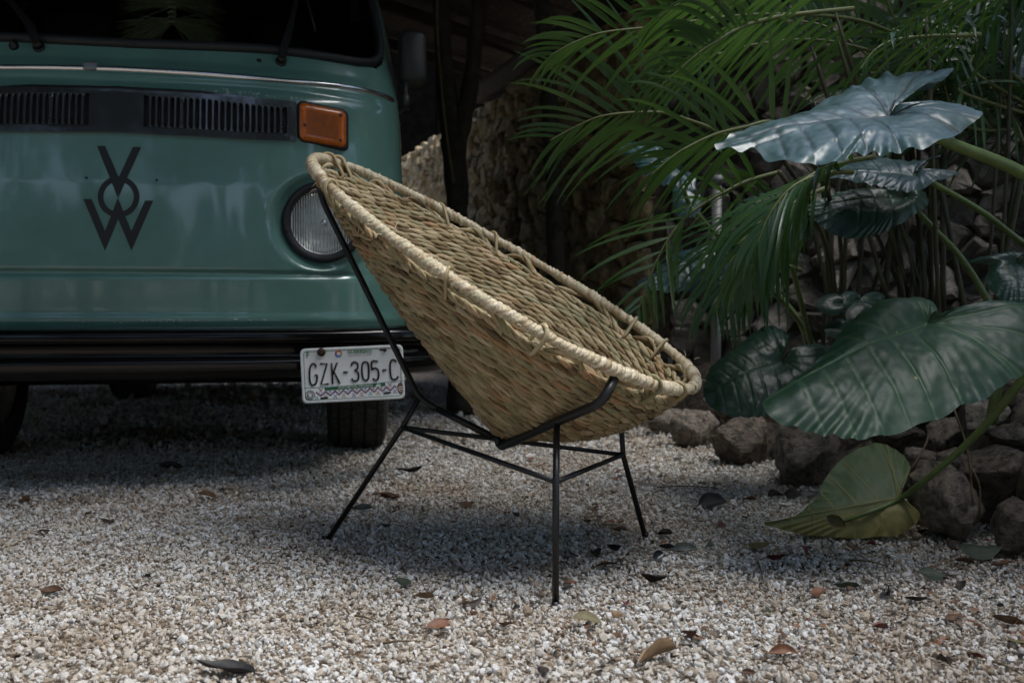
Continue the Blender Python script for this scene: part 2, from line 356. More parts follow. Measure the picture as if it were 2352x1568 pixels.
def pebble_shapes():
    c = bpy.data.collections.new('pebble_shapes'); rng = random.Random(5)
    for k in range(8):
        bm = bmesh.new(); bmesh.ops.create_icosphere(bm, subdivisions=2 if k < 4 else 1, radius=1)
        sc = Vector((rng.uniform(.85, 1.35), rng.uniform(.65, 1.0), rng.uniform(.40, .68)))
        cuts = [(Vector((rng.gauss(0, 1), rng.gauss(0, 1), rng.gauss(0, 1))).normalized(), rng.uniform(.42, .74)) for _ in range(9)]
        for v in bm.verts:
            for n, d in cuts:
                e = v.co.dot(n) - d
                if e > 0: v.co -= n * e
            v.co = Vector((v.co.x * sc.x, v.co.y * sc.y, v.co.z * sc.z)) * (1 + .12 * noise.noise(v.co * 2 + Vector((k * 7, 0, 0))))
        me = bpy.data.meshes.new('pebble_shape'); bm.to_mesh(me); bm.free(); me.materials.append(M['pebble'])
        c.objects.link(bpy.data.objects.new('pebble_shape', me))
    return c
def scatter(name, P, rot, scl, pick, coll):
    me = bpy.data.meshes.new(name); me.vertices.add(len(P)); me.vertices.foreach_set('co', P.astype(np.float32).ravel())
    for nm, typ, arr in (('rot', 'FLOAT_VECTOR', rot), ('scl', 'FLOAT_VECTOR', scl)):
        a = me.attributes.new(nm, typ, 'POINT'); a.data.foreach_set('vector', arr.astype(np.float32).ravel())
    a = me.attributes.new('pick', 'INT', 'POINT'); a.data.foreach_set('value', pick.astype(np.int32))
    o = bpy.data.objects.new(name, me); COL.objects.link(o)
    ng = bpy.data.node_groups.new(name, 'GeometryNodeTree')
    ng.interface.new_socket('Geometry', in_out='INPUT', socket_type='NodeSocketGeometry'); ng.interface.new_socket('Geometry', in_out='OUTPUT', socket_type='NodeSocketGeometry')
    N, L = ng.nodes, ng.links
    gi = N.new('NodeGroupInput'); go = N.new('NodeGroupOutput'); ip = N.new('GeometryNodeInstanceOnPoints'); ci = N.new('GeometryNodeCollectionInfo')
    ci.inputs['Collection'].default_value = coll; ci.inputs['Separate Children'].default_value = True; ci.inputs['Reset Children'].default_value = True
    ip.inputs['Pick Instance'].default_value = True
    for nm, typ, sock in (('rot', 'FLOAT_VECTOR', 'Rotation'), ('scl', 'FLOAT_VECTOR', 'Scale'), ('pick', 'INT', 'Instance Index')):
        na = N.new('GeometryNodeInputNamedAttribute'); na.data_type = typ; na.inputs['Name'].default_value = nm
        L.new(na.outputs['Attribute'], ip.inputs[sock])
    L.new(gi.outputs[0], ip.inputs['Points']); L.new(ci.outputs[0], ip.inputs['Instance']); L.new(ip.outputs[0], go.inputs[0])
    md = o.modifiers.new('scatter', 'NODES'); md.node_group = ng
    return o
def make_gravel():
    rng = np.random.default_rng(11); Ps = []; S = []
    for y0, y1, dens, size in ((.9, 1.7, 20500, .0043), (1.7, 2.6, 20500, .0042), (2.6, 3.8, 15000, .0047), (3.8, 5.5, 5200, .0080), (5.5, 9.5, 1500, .0135)):
        w0 = .62 * y1 + .25
        n = int(dens * (y1 - y0) * 2 * w0)
        x = rng.uniform(-w0, w0, n); y = rng.uniform(y0, y1, n)
        keep = (x < 2.6 - .45 * y) | (y < 2.2)
        x, y = x[keep], y[keep]
        Ps.append(np.c_[x, y, np.zeros(len(x))]); S.append(size * np.exp(rng.normal(0, .30, len(x))))
    P = np.concatenate(Ps); s = np.concatenate(S)
    P[:, 2] = [gz(a, b) for a, b in P[:, :2]]
    P[:, 2] += s * rng.uniform(-.7, 1.15, len(s))
    rot = rng.uniform(0, 6.283, (len(P), 3)); rot[:, :2] = rng.normal(0, 1.0, (len(P), 2))
    scl = s[:, None] * rng.uniform(.8, 1.25, (len(P), 3))
    o = scatter('gravel', P, rot, scl, rng.integers(0, 8, len(P)), pebble_shapes())
    tag(o, 'loose white and tan limestone gravel covering the yard', kind='stuff')
make_gravel()

# ------------------------------------------------------------------ stone wall, shed roof, posts
def clip_poly(poly, p, q):
    """keep the part of poly nearer to p than to q"""
    mx, my = (p[0] + q[0]) / 2, (p[1] + q[1]) / 2; nx, ny = q[0] - p[0], q[1] - p[1]
    out = []
    for i in range(len(poly)):
        a, b = poly[i], poly[(i + 1) % len(poly)]
        da = (a[0] - mx) * nx + (a[1] - my) * ny; db = (b[0] - mx) * nx + (b[1] - my) * ny
        if da <= 0: out.append(a)
        if (da < 0 < db) or (db < 0 < da):
            t = da / (da - db); out.append((a[0] + (b[0] - a[0]) * t, a[1] + (b[1] - a[1]) * t))
    return out
def rubble_wall(name, A, B, H, size, label, seed, limit=300, sm_='wallstone', mm_='mortar'):
    """A to B along the ground; the stones stand proud of the mortar on the side facing the yard"""
    rng = random.Random(seed); A = Vector(A); B = Vector(B); d = (B - A); Lw = d.length; d.normalize()
    n = Vector((d.y, -d.x)); n = n if n.dot(-A) > 0 else -n
    base = Vector((A.x, A.y, 0)); root = empty(name, base, 0, label, 'wall')
    def W(s, z, o): return Vector((d.x * s + n.x * o, d.y * s + n.y * o, z))
    mb = MB(); mb.prism([(0, -.1), (Lw, -.1), (Lw, H), (0, H)], W, -.22, 0); mb.build('mortar', M[mm_], root)
    pts = []; row = 0; z = -.03
    while z < H:
        h = size * rng.uniform(.75, 1.0); s = rng.uniform(0, size)
        while s < Lw:
            pts.append((s, z + rng.uniform(-.5, .5) * h)); s += size * rng.uniform(.55, 1.9)
        z += h
    cells = []
    for i, p in enumerate(pts):
        near = sorted((q for q in pts if q is not p and abs(q[0] - p[0]) < 3.2 * size and abs(q[1] - p[1]) < 3 * size), key=lambda q: (q[0] - p[0]) ** 2 + (q[1] - p[1]) ** 2)[:16]
        poly = [(p[0] - size * 1.3, p[1] - size), (p[0] + size * 1.3, p[1] - size), (p[0] + size * 1.3, p[1] + size), (p[0] - size * 1.3, p[1] + size)]
        for q in near:
            poly = clip_poly(poly, p, q)
            if len(poly) < 3: break
        if len(poly) < 3: continue
        poly = [(min(max(a, 0), Lw), min(max(b, -.05), H + rng.uniform(-.03, .02))) for a, b in poly]
        cells.append((p, poly))
    rest = MB()
    def stone(p, poly):
        cx = sum(a for a, b in poly) / len(poly); cz = sum(b for a, b in poly) / len(poly)
        poly = [(cx + (a - cx) * .955, cz + (b - cz) * .95) for a, b in poly]
        # chamfer the outline so corners read broken
        q = []
        for i in range(len(poly)):
            a, b = poly[i], poly[(i + 1) % len(poly)]
            for t in (.22, .78): q.append((a[0] + (b[0] - a[0]) * t + rng.uniform(-.014, .014), a[1] + (b[1] - a[1]) * t + rng.uniform(-.014, .014)))
        k = len(q); pr = rng.uniform(.012, .055); tx, tz = rng.uniform(-.25, .25), rng.uniform(-.25, .25)
        def ringp(sc, o): return [W(cx + (a - cx) * sc, cz + (b - cz) * sc, o + (tx * (a - cx) + tz * (b - cz)) * (1 if o > .005 else 0) + rng.uniform(-.010, .010) * (o > .005)) for a, b in q]
        v = ringp(1, -.01) + ringp(.97, pr * .6) + ringp(.72, pr) + [W(cx, cz, pr * rng.uniform(.9, 1.2))]
        f = []
        for j in range(2):
            for i in range(k): f.append((j * k + i, j * k + (i + 1) % k, (j + 1) * k + (i + 1) % k, (j + 1) * k + i))
        for i in range(k): f.append((2 * k + i, 2 * k + (i + 1) % k, 3 * k))
        return v, f
    def shown(p):
        w = base + W(p[0], p[1], 0); x, y = px_of(w) if w.y > .5 else (-9999, 0)
        return (-200 < x < 2550 and -150 < y < 1000), w.y
    cells.sort(key=lambda c: (not shown(c[0])[0], shown(c[0])[1]))
    for i, (p, poly) in enumerate(cells):
        v, f = stone(p, poly)
        if i < limit: obj('stone', v, f, M[sm_], root, False)
        else: rest.add(v, f)
    if rest.v: tag(rest.build('stones', M[sm_], root), kind='stuff')
    return root, W, Lw
rubble_wall('stone_wall', (-2.1, 13.0), (.70, 4.95), 2.08, .125, 'rubble stone wall with warm lit stones receding behind the van and dark posts', 3)
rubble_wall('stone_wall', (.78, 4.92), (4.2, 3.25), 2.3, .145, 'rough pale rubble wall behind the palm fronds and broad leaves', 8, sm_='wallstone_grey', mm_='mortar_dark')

def make_roof():
    """open shed: a thatched slope on rafters over the van, its low eave along the wall"""
    base = Vector((-1.5, 6, 2.6)); root = empty('shed_roof', base, 0, 'dark thatched shed roof on timber rafters over the van', 'roof')
    d = Vector((.70 + 2.1, 4.95 - 13.0)).normalized(); n = Vector((-d.y, d.x));  n = n if n.x < 0 else -n
    A = Vector((-2.1, 13.0)); Lw = (Vector((.70, 4.95)) - A).length
    def Wp(s, o, z): q = A + d * s + n * o; return Vector((q.x, q.y, z))
    z0, rise = 2.3, .22
    L1 = Lw + 1.25; S0 = 5.6
    def Le(o): return L1 + 1.80 * float(smooth(.6, 1.35, o)) + .15 * max(0, o - 1.7)
    mb = MB()
    O_ = [-.45, .2, .5, .7, .9, 1.1, 1.3, 2.6, 3.6, 5.2]
    v = []
    for o in O_:
        z = z0 - .01 + (o + .45) * rise; v += [Wp(S0 if o < 2.6 else -1.5, o, z), Wp(Le(o), o, z), Wp(S0 if o < 2.6 else -1.5, o, z + .25), Wp(Le(o), o, z + .25)]
    fc = []
    for i in range(len(O_) - 1):
        a = i * 4; fc += [(a, a + 1, a + 5, a + 4), (a + 2, a + 6, a + 7, a + 3), (a + 1, a + 3, a + 7, a + 5), (a, a + 4, a + 6, a + 2)]
    e = (len(O_) - 1) * 4; fc += [(0, 2, 3, 1), (e, e + 1, e + 3, e + 2)]
    mb.add(v, fc); mb.build('thatch', M['thatch'], root, off=base)
    rng = random.Random(12); mbf = MB()
    for k in range(2600):
        o = rng.uniform(-.45, 5.2); p = Wp(Le(o) + rng.uniform(-.12, .03), o, z0 + .02 + (o + .45) * rise + rng.uniform(-.02, .2)); l = rng.uniform(.12, .42) * (1.5 if rng.random() < .1 else 1)
        hang = Vector((rng.gauss(0, .12), -.25 + rng.gauss(0, .15), -1)).normalized() * l; w = Vector((rng.uniform(.002, .006), rng.uniform(-.003, .003), 0)); mbf.add([p - w, p + w, p + hang * .6 + w * .8, p + hang + Vector((rng.gauss(0, .02), 0, 0)), p + hang * .6 - w * .8], [(0, 1, 2, 3, 4)])
    tag(mbf.build('added_thatch_fringe', M['thatch'], root, off=base), kind='stuff')  # unseen strands added to break up the windscreen reflection
    s = S0 + .1; rng = random.Random(2)
    while s < L1 - .1:
        p, q = Wp(s, -.40, z0 - .07), Wp(S0 + .1 + (s - S0 - .1) * (Le(5.2) - S0) / (L1 - S0) + rng.uniform(-.1, .1), 5.15, z0 - .07 + 5.55 * rise)
        tb = MB(); tb.tube([p, (p + q) / 2 + Vector((0, 0, rng.uniform(-.03, .03))), q], .045, 8); tb.build('rafter', M['timber'], root, True, off=base); s += .78
    for o in (.0, 1.7, 3.4, 5.0):
        z = z0 - .19 + (o + .4) * rise
        tb = MB(); tb.tube([Wp(S0 + .05, o, z), Wp((S0 + L1) * .5, o, z - .02), Wp(Le(o) - .05, o, z)], .065 if o else .085, 10); tb.build('beam', M['timber'], root, True, off=base)
make_roof()

def back_wall():  # added planks that hide the sky and keep the far gap dark
    b = Vector((-7, 13.3, 0)); mb = MB()
    for i in range(14):
        mb = MB(); mb.box((.6 * i + .3, 0, 2.7), (.585, .05, 5.4)); 
        if i == 0: root = empty('added_plank_wall', b, 0, 'near-black plank wall standing in for shade at the far end of the shed', 'wall')
        mb.build('plank', M['shade_black'], root)
    mb = MB(); mb.box((4.2, .06, 2.7), (8.6, .04, 5.5)); mb.build('backing', M['shade_black'], root)
back_wall()
def side_planks():  # added unseen wall, blocks side light from reaching under the van
    b = Vector((-4.3, 1.5, 0))
    root = empty('added_plank_wall', b, 0, 'unseen dark plank wall added to keep side light off the van underside', 'wall')
    for i in range(12):
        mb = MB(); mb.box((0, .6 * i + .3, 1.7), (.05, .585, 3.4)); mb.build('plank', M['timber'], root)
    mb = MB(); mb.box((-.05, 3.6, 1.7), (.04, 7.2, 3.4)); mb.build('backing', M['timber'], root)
side_planks()

# forked tree trunk and post in front of the wall
t = empty('forked_tree', gnd(1056, 950), 0, 'dark forked tree trunk standing in front of the stone wall', 'tree')
Yt = 5.05
trunk = [at(1060, 960, Yt), at(1058, 700, Yt), at(1052, 520, Yt), at(1047, 400, Yt), at(1042, 320, Yt)]
def bark_tube(pts, rad, n, seed):
    P = spline(pts, 26); rr = np.interp(np.linspace(0, 1, 26), np.linspace(0, 1, len(rad)), rad); v, f = tube(P, list(rr), n)
    v = [p + Vector((1, .4, 0)) * .012 * noise.noise(p * 9 + Vector((seed, 0, 0))) for p in v]; return v, f
v, f = bark_tube(trunk, [.075, .06, .055, .06, .068], 14, 1); obj('trunk', v, f, M['bark'], t, off=t.location)
v, f = bark_tube([at(1043, 345, Yt), at(1028, 240, Yt), at(1020, 120, Yt), at(1012, 0, Yt), at(1000, -160, Yt)], [.055, .05, .045, .042, .04], 12, 2); obj('limb', v, f, M['bark'], t, off=t.location)
v, f = bark_tube([at(1046, 345, Yt), at(1072, 240, Yt), at(1088, 130, Yt), at(1098, 0, Yt), at(1108, -160, Yt)], [.05, .045, .042, .04, .036], 12, 3); obj('limb', v, f, M['bark'], t, off=t.location)
v, f = tube(spline([at(1042, 420, 4.93), at(1024, 300, 4.93), at(1012, 180, 4.93), at(1004, 60, 4.93), at(1006, -120, 4.93)], 20), .008, 6); obj('vine', v, f, M['stem_dry'], t, off=t.location)
p = gnd(1278, 960)
o = empty('roof_post', (p.x, p.y, 0), 0, 'dark round timber post propping the roof beside the palms', 'post')
pt = [Vector((p.x + .005, p.y, -.05)), at(1275, 500, p.y), at(1262, 250, p.y), at(1244, 0, p.y), at(1236, -140, p.y)]
v, f = bark_tube(pt, [.045, .043, .040, .038, .038], 12, 9); obj('pole', v, f, M['bark'], o, off=o.location)
# pale pipe behind the fronds
p = at(1644, 830, 4.1)
o = empty('drain_pipe', (p.x, p.y, 0), 0, 'pale grey upright pipe standing behind the drooping palm frond', 'pipe')
v, f = tube([(p.x, p.y, .0), (p.x, p.y, 1.05)], .021, 12); obj('pipe_tube', v, f, M['pipe'], o, off=o.location)
v, f = tube([(p.x, p.y, 1.051), (p.x, p.y, 1.085)], .027, 12); obj('pipe_cap', v, f, M['pipe'], o, off=o.location)

# planted bed behind the boulders
def bed():
    xs = np.linspace(.55, 4.2, 40); ys = np.linspace(1.2, 5.0, 44); v = []; n = len(xs)
    for y in ys:
        for x in xs:
            edge = 1.05 - .22 * (y - 2.2) + .17
            h = .30 * float(smooth(edge - .02, edge + .25, x)) - .02
            v.append((x, y, h + .025 * noise.noise(Vector((x * 4, y * 4, 0)))))
    f = [(j * n + i, j * n + i + 1, (j + 1) * n + i + 1, (j + 1) * n + i) for j in range(len(ys) - 1) for i in range(n - 1)]
    tag(obj('soil_bed', v, f, M['soil']), 'raised dark soil of the planted bed', kind='structure')
bed()
def rock_mesh(c, d, seed, tilt=0.):
    rng = random.Random(seed); bm = bmesh.new(); bmesh.ops.create_icosphere(bm, subdivisions=4, radius=1)
    cuts = [(Vector((rng.gauss(0, 1), rng.gauss(0, 1), rng.gauss(0, 1))).normalized(), rng.uniform(.50, .84)) for _ in range(22)]
    Mx = Matrix.Rotation(tilt, 3, 'Y') @ Matrix.Rotation(rng.uniform(-.4, .4), 3, 'Z'); so = Vector((seed * 3.7, seed, 0))
    for v in bm.verts:
        q = v.co.copy()
        for n, e in cuts:
            k = q.dot(n) - e
            if k > 0: q -= n * k * .985
        q *= 1.22 * (1 + .10 * noise.noise(q * 1.7 + so) + .10 * noise.noise(q * 4.0 + so) - .09 * abs(noise.noise(q * 7.5 + so)) + .045 * noise.noise(q * 15 + so) + .025 * noise.noise(q * 31 + so))
        v.co = Vector(c) + Mx @ Vector((q.x * d[0], q.y * d[1], q.z * d[2]))
    v = [x.co.copy() for x in bm.verts]; f = [tuple(x.index for x in fc.verts) for fc in bm.faces]; bm.free(); return v, f
rk = empty('rock_border', (1.0, 2.6, 0), 0, 'low border of brown weathered boulders edging the planted bed', 'rock border')
ROCKS = [(1462, 968, 4.55, 70, 75, 0), (1525, 975, 4.25, 80, 90, .1), (1598, 980, 3.85, 100, 115, -.1), (1703, 1012, 3.38, 145, 135, .1), (1845, 1050, 2.98, 175, 165, 0),
         (1975, 1075, 2.78, 150, 150, .2), (2057, 1000, 2.78, 150, 70, .05), (2174, 992, 2.62, 100, 85, .2), (2262, 955, 2.55, 125, 95, -.5), (2322, 998, 2.40, 125, 70, .1), (2300, 1072, 2.30, 185, 125, .05),
         (2116, 1062, 2.55, 110, 85, .3), (2189, 1068, 2.42, 110, 85, -.2), (2180, 1162, 2.27, 215, 165, .35), (2330, 1205, 2.10, 120, 150, .5), (2420, 1110, 2.1, 160, 170, .2), (2450, 1260, 1.95, 170, 130, .1),
         (1940, 965, 3.1, 120, 80, .1), (1790, 950, 3.5, 120, 70, .1), (1660, 930, 4.0, 90, 60, 0), (2130, 1130, 2.5, 120, 80, .1), (2400, 960, 2.4, 130, 110, .3), (2560, 1180, 1.8, 200, 190, 0), (2350, 925, 2.55, 130, 90, .2), (2060, 940, 2.95, 130, 80, .1), (2170, 925, 2.85, 120, 90, .3), (1870, 960, 3.2, 120, 90, .2), (2250, 880, 2.9, 120, 90, .1)]
for i, (x, y, Y, w, h, tl) in enumerate(ROCKS):
    k = Y / FPX; c = at(x, y, Y + w * k * .25)
    v, f = rock_mesh(c, (w * k * .5, (w + h) * k * .26, h * k * .5), 20 + i, tl); obj('rock', v, f, M['boulder'], rk, False if i % 1 else True, off=rk.location)

# ------------------------------------------------------------------ the camper van
VY = R(10.0)
VO = Vector((-1.125, 2.84, 0))
cV, sV = math.cos(VY), math.sin(VY)
van = empty('camper_van', VO, VY, 'teal green camper van with black grille and amber indicator parked nose first', 'van')
def to_van(P): d = P - VO; return Vector((d.x * cV + d.y * sV, -d.x * sV + d.y * cV, d.z))
EYE_V = to_van(EYE)
def vray(px, py):
    r = ray(px, py); return Vector((r.x * cV + r.y * sV, -r.x * sV + r.y * cV, r.z))
Z_Y0 = ([.36, .44, .50, .62, .66, .90, 1.05, 1.16, 1.215, 1.245, 1.27, 1.32, 1.85, 1.95], [.05, .015, .004, .0, .002, .010, .022, .040, .060, .082, .108, .135, .40, .47])
Z_W = ([.36, .44, .50, .70, .9, 1.05, 1.2, 1.25, 1.3, 1.4, 1.5, 1.68, 1.85, 1.95], [.83, .85, .856, .852, .845, .840, .836, .836, .833, .819, .809, .775, .735, .68])
def y0(z): return float(np.interp(z, *Z_Y0))
def wz(z): return float(np.interp(z, *Z_W))
NX, LF = 2.7, .52
HX, HZ = .56, .80          # headlamp centre, corrected below from the photograph
def S_raw(x, z):
    q = min(abs(x) / wz(z), .9999); return y0(z) + LF * (1 - (1 - q ** NX) ** (1 / NX))
def S(x, z):
    y = S_raw(x, z)
    # pressed crease across the nose and the folded lower lip
    fx = 1 - float(smooth(.60, .74, abs(x)))
    y += fx * (.012 * math.exp(-((z - .640) / .0075) ** 2) - .006 * float(smooth(.645, .625, z)) * 0)
    y -= .007 * math.exp(-((z - .505) / .010) ** 2)
    y += .006 * math.exp(-((z - 1.195) / .012) ** 2) * (1 - float(smooth(.66, .8, abs(x))))
    # headlamp bowl: the pressing faces forward and sinks in round the lamp
    r = math.hypot(abs(x) - HX, z - HZ)
    if r < .17:
        yp = S_raw(HX, HZ) + .010
        k = float(smooth(.160, .118, r)); y = y * (1 - k) + yp * k
        y -= .006 * math.exp(-((r - .150) / .010) ** 2)
    return y
def hit(px, py, surf=None, xmax=.99):
    surf = surf or S; d = vray(px, py); lo = None
    for i in range(260):
        t = 1.6 + i * .012; P = EYE_V + d * t
        if abs(P.x) < wz(P.z) * xmax and P.y >= surf(P.x, P.z):
            a, b = t - .012, t
            for _ in range(22):
                m = (a + b) / 2; Q = EYE_V + d * m
                if abs(Q.x) < wz(Q.z) * xmax and Q.y >= surf(Q.x, Q.z): b = m
                else: a = m
            return EYE_V + d * b
    return None
h_ = hit(743, 510, S_raw); HX, HZ = h_.x, h_.z
def nrm(x, z, e=.006):
    dx = (S_raw(x + e, z) - S_raw(x - e, z)) / (2 * e); dz = (S_raw(x, z + e) - S_raw(x, z - e)) / (2 * e)
    return Vector((dx, -1, dz)).normalized()
def onS(x, z, o=0.):
    return Vector((x, S_raw(x, z), z)) + nrm(x, z) * o
# windscreen outline, right half from the photograph, mirrored
ws = [hit(*p, S_raw) for p in ((271, 101), (421, 107), (632, 117), (737, 131), (821, 146), (862, 158))]
ws = [(p.x, p.z) for p in ws]
side_ = [hit(*p, S_raw) for p in ((880, 146), (872, 105), (859, 42))]
side_ = [(p.x, p.z) for p in side_]
kx = (side_[-1][0] - side_[0][0]) / (side_[-1][1] - side_[0][1])
side_ += [(side_[-1][0] + kx * (1.76 - side_[-1][1]), 1.76), (side_[-1][0] + kx * (1.80 - side_[-1][1]) - .05, 1.815)]
half = [(0.0, ws[0][1])] + [p for p in ws if p[0] > .05] + side_ + [(0.0, 1.83)]
WS = half + [(-x, z) for x, z in half[-2:0:-1]]
def in_ws(x, z):
    c = False; n = len(WS)
    for i in range(n):
        a, b = WS[i], WS[(i + 1) % n]
        if (a[1] > z) != (b[1] > z) and x < (b[0] - a[0]) * (z - a[1]) / (b[1] - a[1]) + a[0]: c = not c
    return c
def make_body():
    zs = list(np.arange(.40, .60, .012)) + list(np.arange(.60, .68, .0045)) + list(np.arange(.68, 1.14, .010)) + list(np.arange(1.14, 1.32, .007)) + list(np.arange(1.32, 1.86, .011)) + [1.87, 1.89, 1.91]
    na = 170; al = np.linspace(-math.pi / 2, math.pi / 2, na + 1); yb = 4.25
    v = []; grid = []
    for z in zs:
        row = []
        w = wz(z)
        for a in al:
            x = w * math.copysign(abs(math.sin(a)) ** (2 / NX), math.sin(a))
            y = S(x, z) if abs(a) < math.pi / 2 - 1e-6 else y0(z) + LF
            row.append((x, y, z))
        sides = [(y0(z) + LF) + (yb - y0(z) - LF) * k / 12 for k in range(1, 13)]
        row = [(-w, y, z) for y in sides[::-1]] + row + [(w, y, z) for y in sides]
        grid.append(row)
    n = len(grid[0])
    # roof
    w = wz(zs[-1])
    for k in range(1, 7):
        a = k / 6 * math.pi / 2; sx = math.cos(a) ** .6 if k < 6 else .0; zz = zs[-1] + .085 * math.sin(a)
        grid.append([(p[0] * sx, p[1] if abs(p[1]) > 3 else p[1] + (1 - sx) * .10, zz) for p in grid[len(zs) - 1]])
    for r_ in grid: v += r_
    fb = []; fg = []
    for j in range(len(grid) - 1):
        for i in range(n - 1):
            q = (j * n + i, j * n + i + 1, (j + 1) * n + i + 1, (j + 1) * n + i)
            c = [sum(v[k][m] for k in q) / 4 for m in range(3)]
            if math.hypot(abs(c[0]) - HX, c[2] - HZ) < .104 and c[1] < 1: continue
            (fg if 1.15 < c[2] < 1.9 and c[1] < .62 and in_ws(c[0], c[2]) else fb).append(q)
    m0 = [j * n for j in range(len(grid))]
    body = obj('body', v, fb, M['paint'], van)
    used = sorted({k for q in fg for k in q}); mp = {k: i for i, k in enumerate(used)}
    obj('windscreen', [v[k] for k in used], [tuple(mp[k] for k in q) for q in fg], M['glass'], van)
    mb = MB(); mb.box((0, yb, 1.15), (1.62, .02, 1.5)); mb.build('tail_panel', M['paint'], body)
    # cabin: floor, bulkhead, dash, seats so the glass shows a dark interior
    mb = MB(); mb.box((0, 2.5, .37), (1.60, 3.3, .03)); mb.build('floor_pan', M['dark'], van)
    mb = MB(); mb.box((0, 1.75, 1.15), (1.56, .03, 1.45)); mb.build('bulkhead', M['cabin'], van)
    mb = MB(); mb.box((0, .46, 1.17), (1.40, .34, .10)); mb.build('dashboard', M['cabin'], van)
    mb = MB(); mb.box((0, 1.08, 1.86), (1.36, 1.34, .02)); mb.build('headliner', M['cabin'], van)
    for x in (-.42, .42):
        mb = MB(); mb.box((x, 1.10, .92), (.50, .50, .16)); mb.box((x, 1.36, 1.28), (.48, .12, .62)); mb.box((x, 1.37, 1.66), (.26, .09, .16)); mb.build('seat', M['cabin'], van)
    mb = MB(); mb.tube([(-.42 + .19 * math.cos(a), .72 + .06 * math.sin(a), 1.33 + .17 * math.sin(a)) for a in np.linspace(0, 2 * math.pi, 25)], .013, 8); mb.build('steering_wheel', M['cabin'], van, True)
    # dark underside: axle tube, cross member, brace
    mb = MB(); mb.tube([(-.62, .95, .30), (.62, .95, .30)], .045, 10); mb.tube([(-.62, .95, .42), (.62, .95, .42)], .045, 10); mb.build('front_axle', M['dark'], van, True)
    mb = MB(); mb.box((0, .34, .345), (1.36, .05, .045)); mb.build('cross_member', M['bolt'], van)
    mb = MB(); mb.box((0, .20, .40), (1.5, .04, .14)); mb.build('front_valance', M['dark'], van)
    return body
body = make_body()
# rubber seal round the windscreen
path = []
for i in range(len(WS)):
    a, b = WS[i], WS[(i + 1) % len(WS)]
    k = max(1, int(math.hypot(b[0] - a[0], b[1] - a[1]) / .04))
    for t in range(k): path.append((a[0] + (b[0] - a[0]) * t / k, a[1] + (b[1] - a[1]) * t / k))
for _ in range(2): path = [((path[i - 1][0] + 2 * path[i][0] + path[(i + 1) % len(path)][0]) / 4, (path[i - 1][1] + 2 * path[i][1] + path[(i + 1) % len(path)][1]) / 4) for i in range(len(path))]
sp = [onS(x, z, .003) for x, z in path]; sp.append(sp[0]); sp.append(sp[1])
obj('windscreen_seal', *tube(sp, .0155, 10), M['rubber'], van)
# bright trim strip on the swage line, taped at the middle
tp = [hit(*p, S_raw) for p in ((271, 159.5), (421, 168), (632, 185), (800, 202), (868, 217))]
tz = [(p.x, p.z) for p in tp]; tz = [(-.02, tz[0][1])] + [p for p in tz if p[0] > .02]
e_ = hit(903, 233, S_raw, .999); tz.append((e_.x, e_.z))
def trim_pts(o, a=0., b=1., mir=1):
    P = spline([Vector((x, 0, z)) for x, z in tz], 60); return [onS(min(p.x, wz(p.z) * .995) * mir, p.z, o) for p in P[int(a * 59):int(b * 59) + 1]]
for mir in (1, -1):
    mb = MB(); pts = trim_pts(.003, 0, .985, mir); N_ = len(pts); v = []; f = []
    sec = [(-.0075, -.003), (-.006, .004), (0, .0065), (.006, .004), (.0075, -.003)]
    for p in pts:
        n_ = nrm(p.x, p.z); up = Vector((0, 0, 1)); up = (up - n_ * up.dot(n_)).normalized()
        v += [p + up * a + n_ * b for a, b in sec]
    for i in range(N_ - 1):
        for k in range(4): f.append((i * 5 + k, i * 5 + k + 1, (i + 1) * 5 + k + 1, (i + 1) * 5 + k))
    obj('trim_strip', v, f, M['chrome'], van)
a_, b_ = hit(194, 155, S_raw), hit(223, 158, S_raw)
mb = MB()
def surf_panel(x0, x1, zf0, zf1, o0, o1, nx=24, nz=3, name=None, m=None, par=None, sm=True):
    """a slab lying on the nose between two heights (functions of x), from offset o0 to o1"""
    v = []; f = []
    for o in (o0, o1):
        for i in range(nx + 1):
            x = x0 + (x1 - x0) * i / nx
            for j in range(nz + 1):
                z = zf0(x) + (zf1(x) - zf0(x)) * j / nz; v.append(onS(x, z, o))
    A = (nx + 1) * (nz + 1); st = nz + 1
    for i in range(nx):
        for j in range(nz):
            f.append((A + i * st + j, A + i * st + j + 1, A + (i + 1) * st + j + 1, A + (i + 1) * st + j))
            f.append((i * st + j, (i + 1) * st + j, (i + 1) * st + j + 1, i * st + j + 1))
        f.append((i * st, A + i * st, A + (i + 1) * st, (i + 1) * st)); f.append((i * st + nz, (i + 1) * st + nz, A + (i + 1) * st + nz, A + i * st + nz))
    for j in range(nz):
        f.append((j, j + 1, A + j + 1, A + j)); k = nx * st; f.append((k + j, A + k + j, A + k + j + 1, k + j + 1))
    if name: return obj(name, v, f, m, par, sm)
    return v, f
surf_panel(a_.x, b_.x, lambda x: a_.z - .013, lambda x: a_.z + .010, .004, .0115, 6, 3, 'tape', mat('grey_tape', (.25, .27, .29), .6), van)
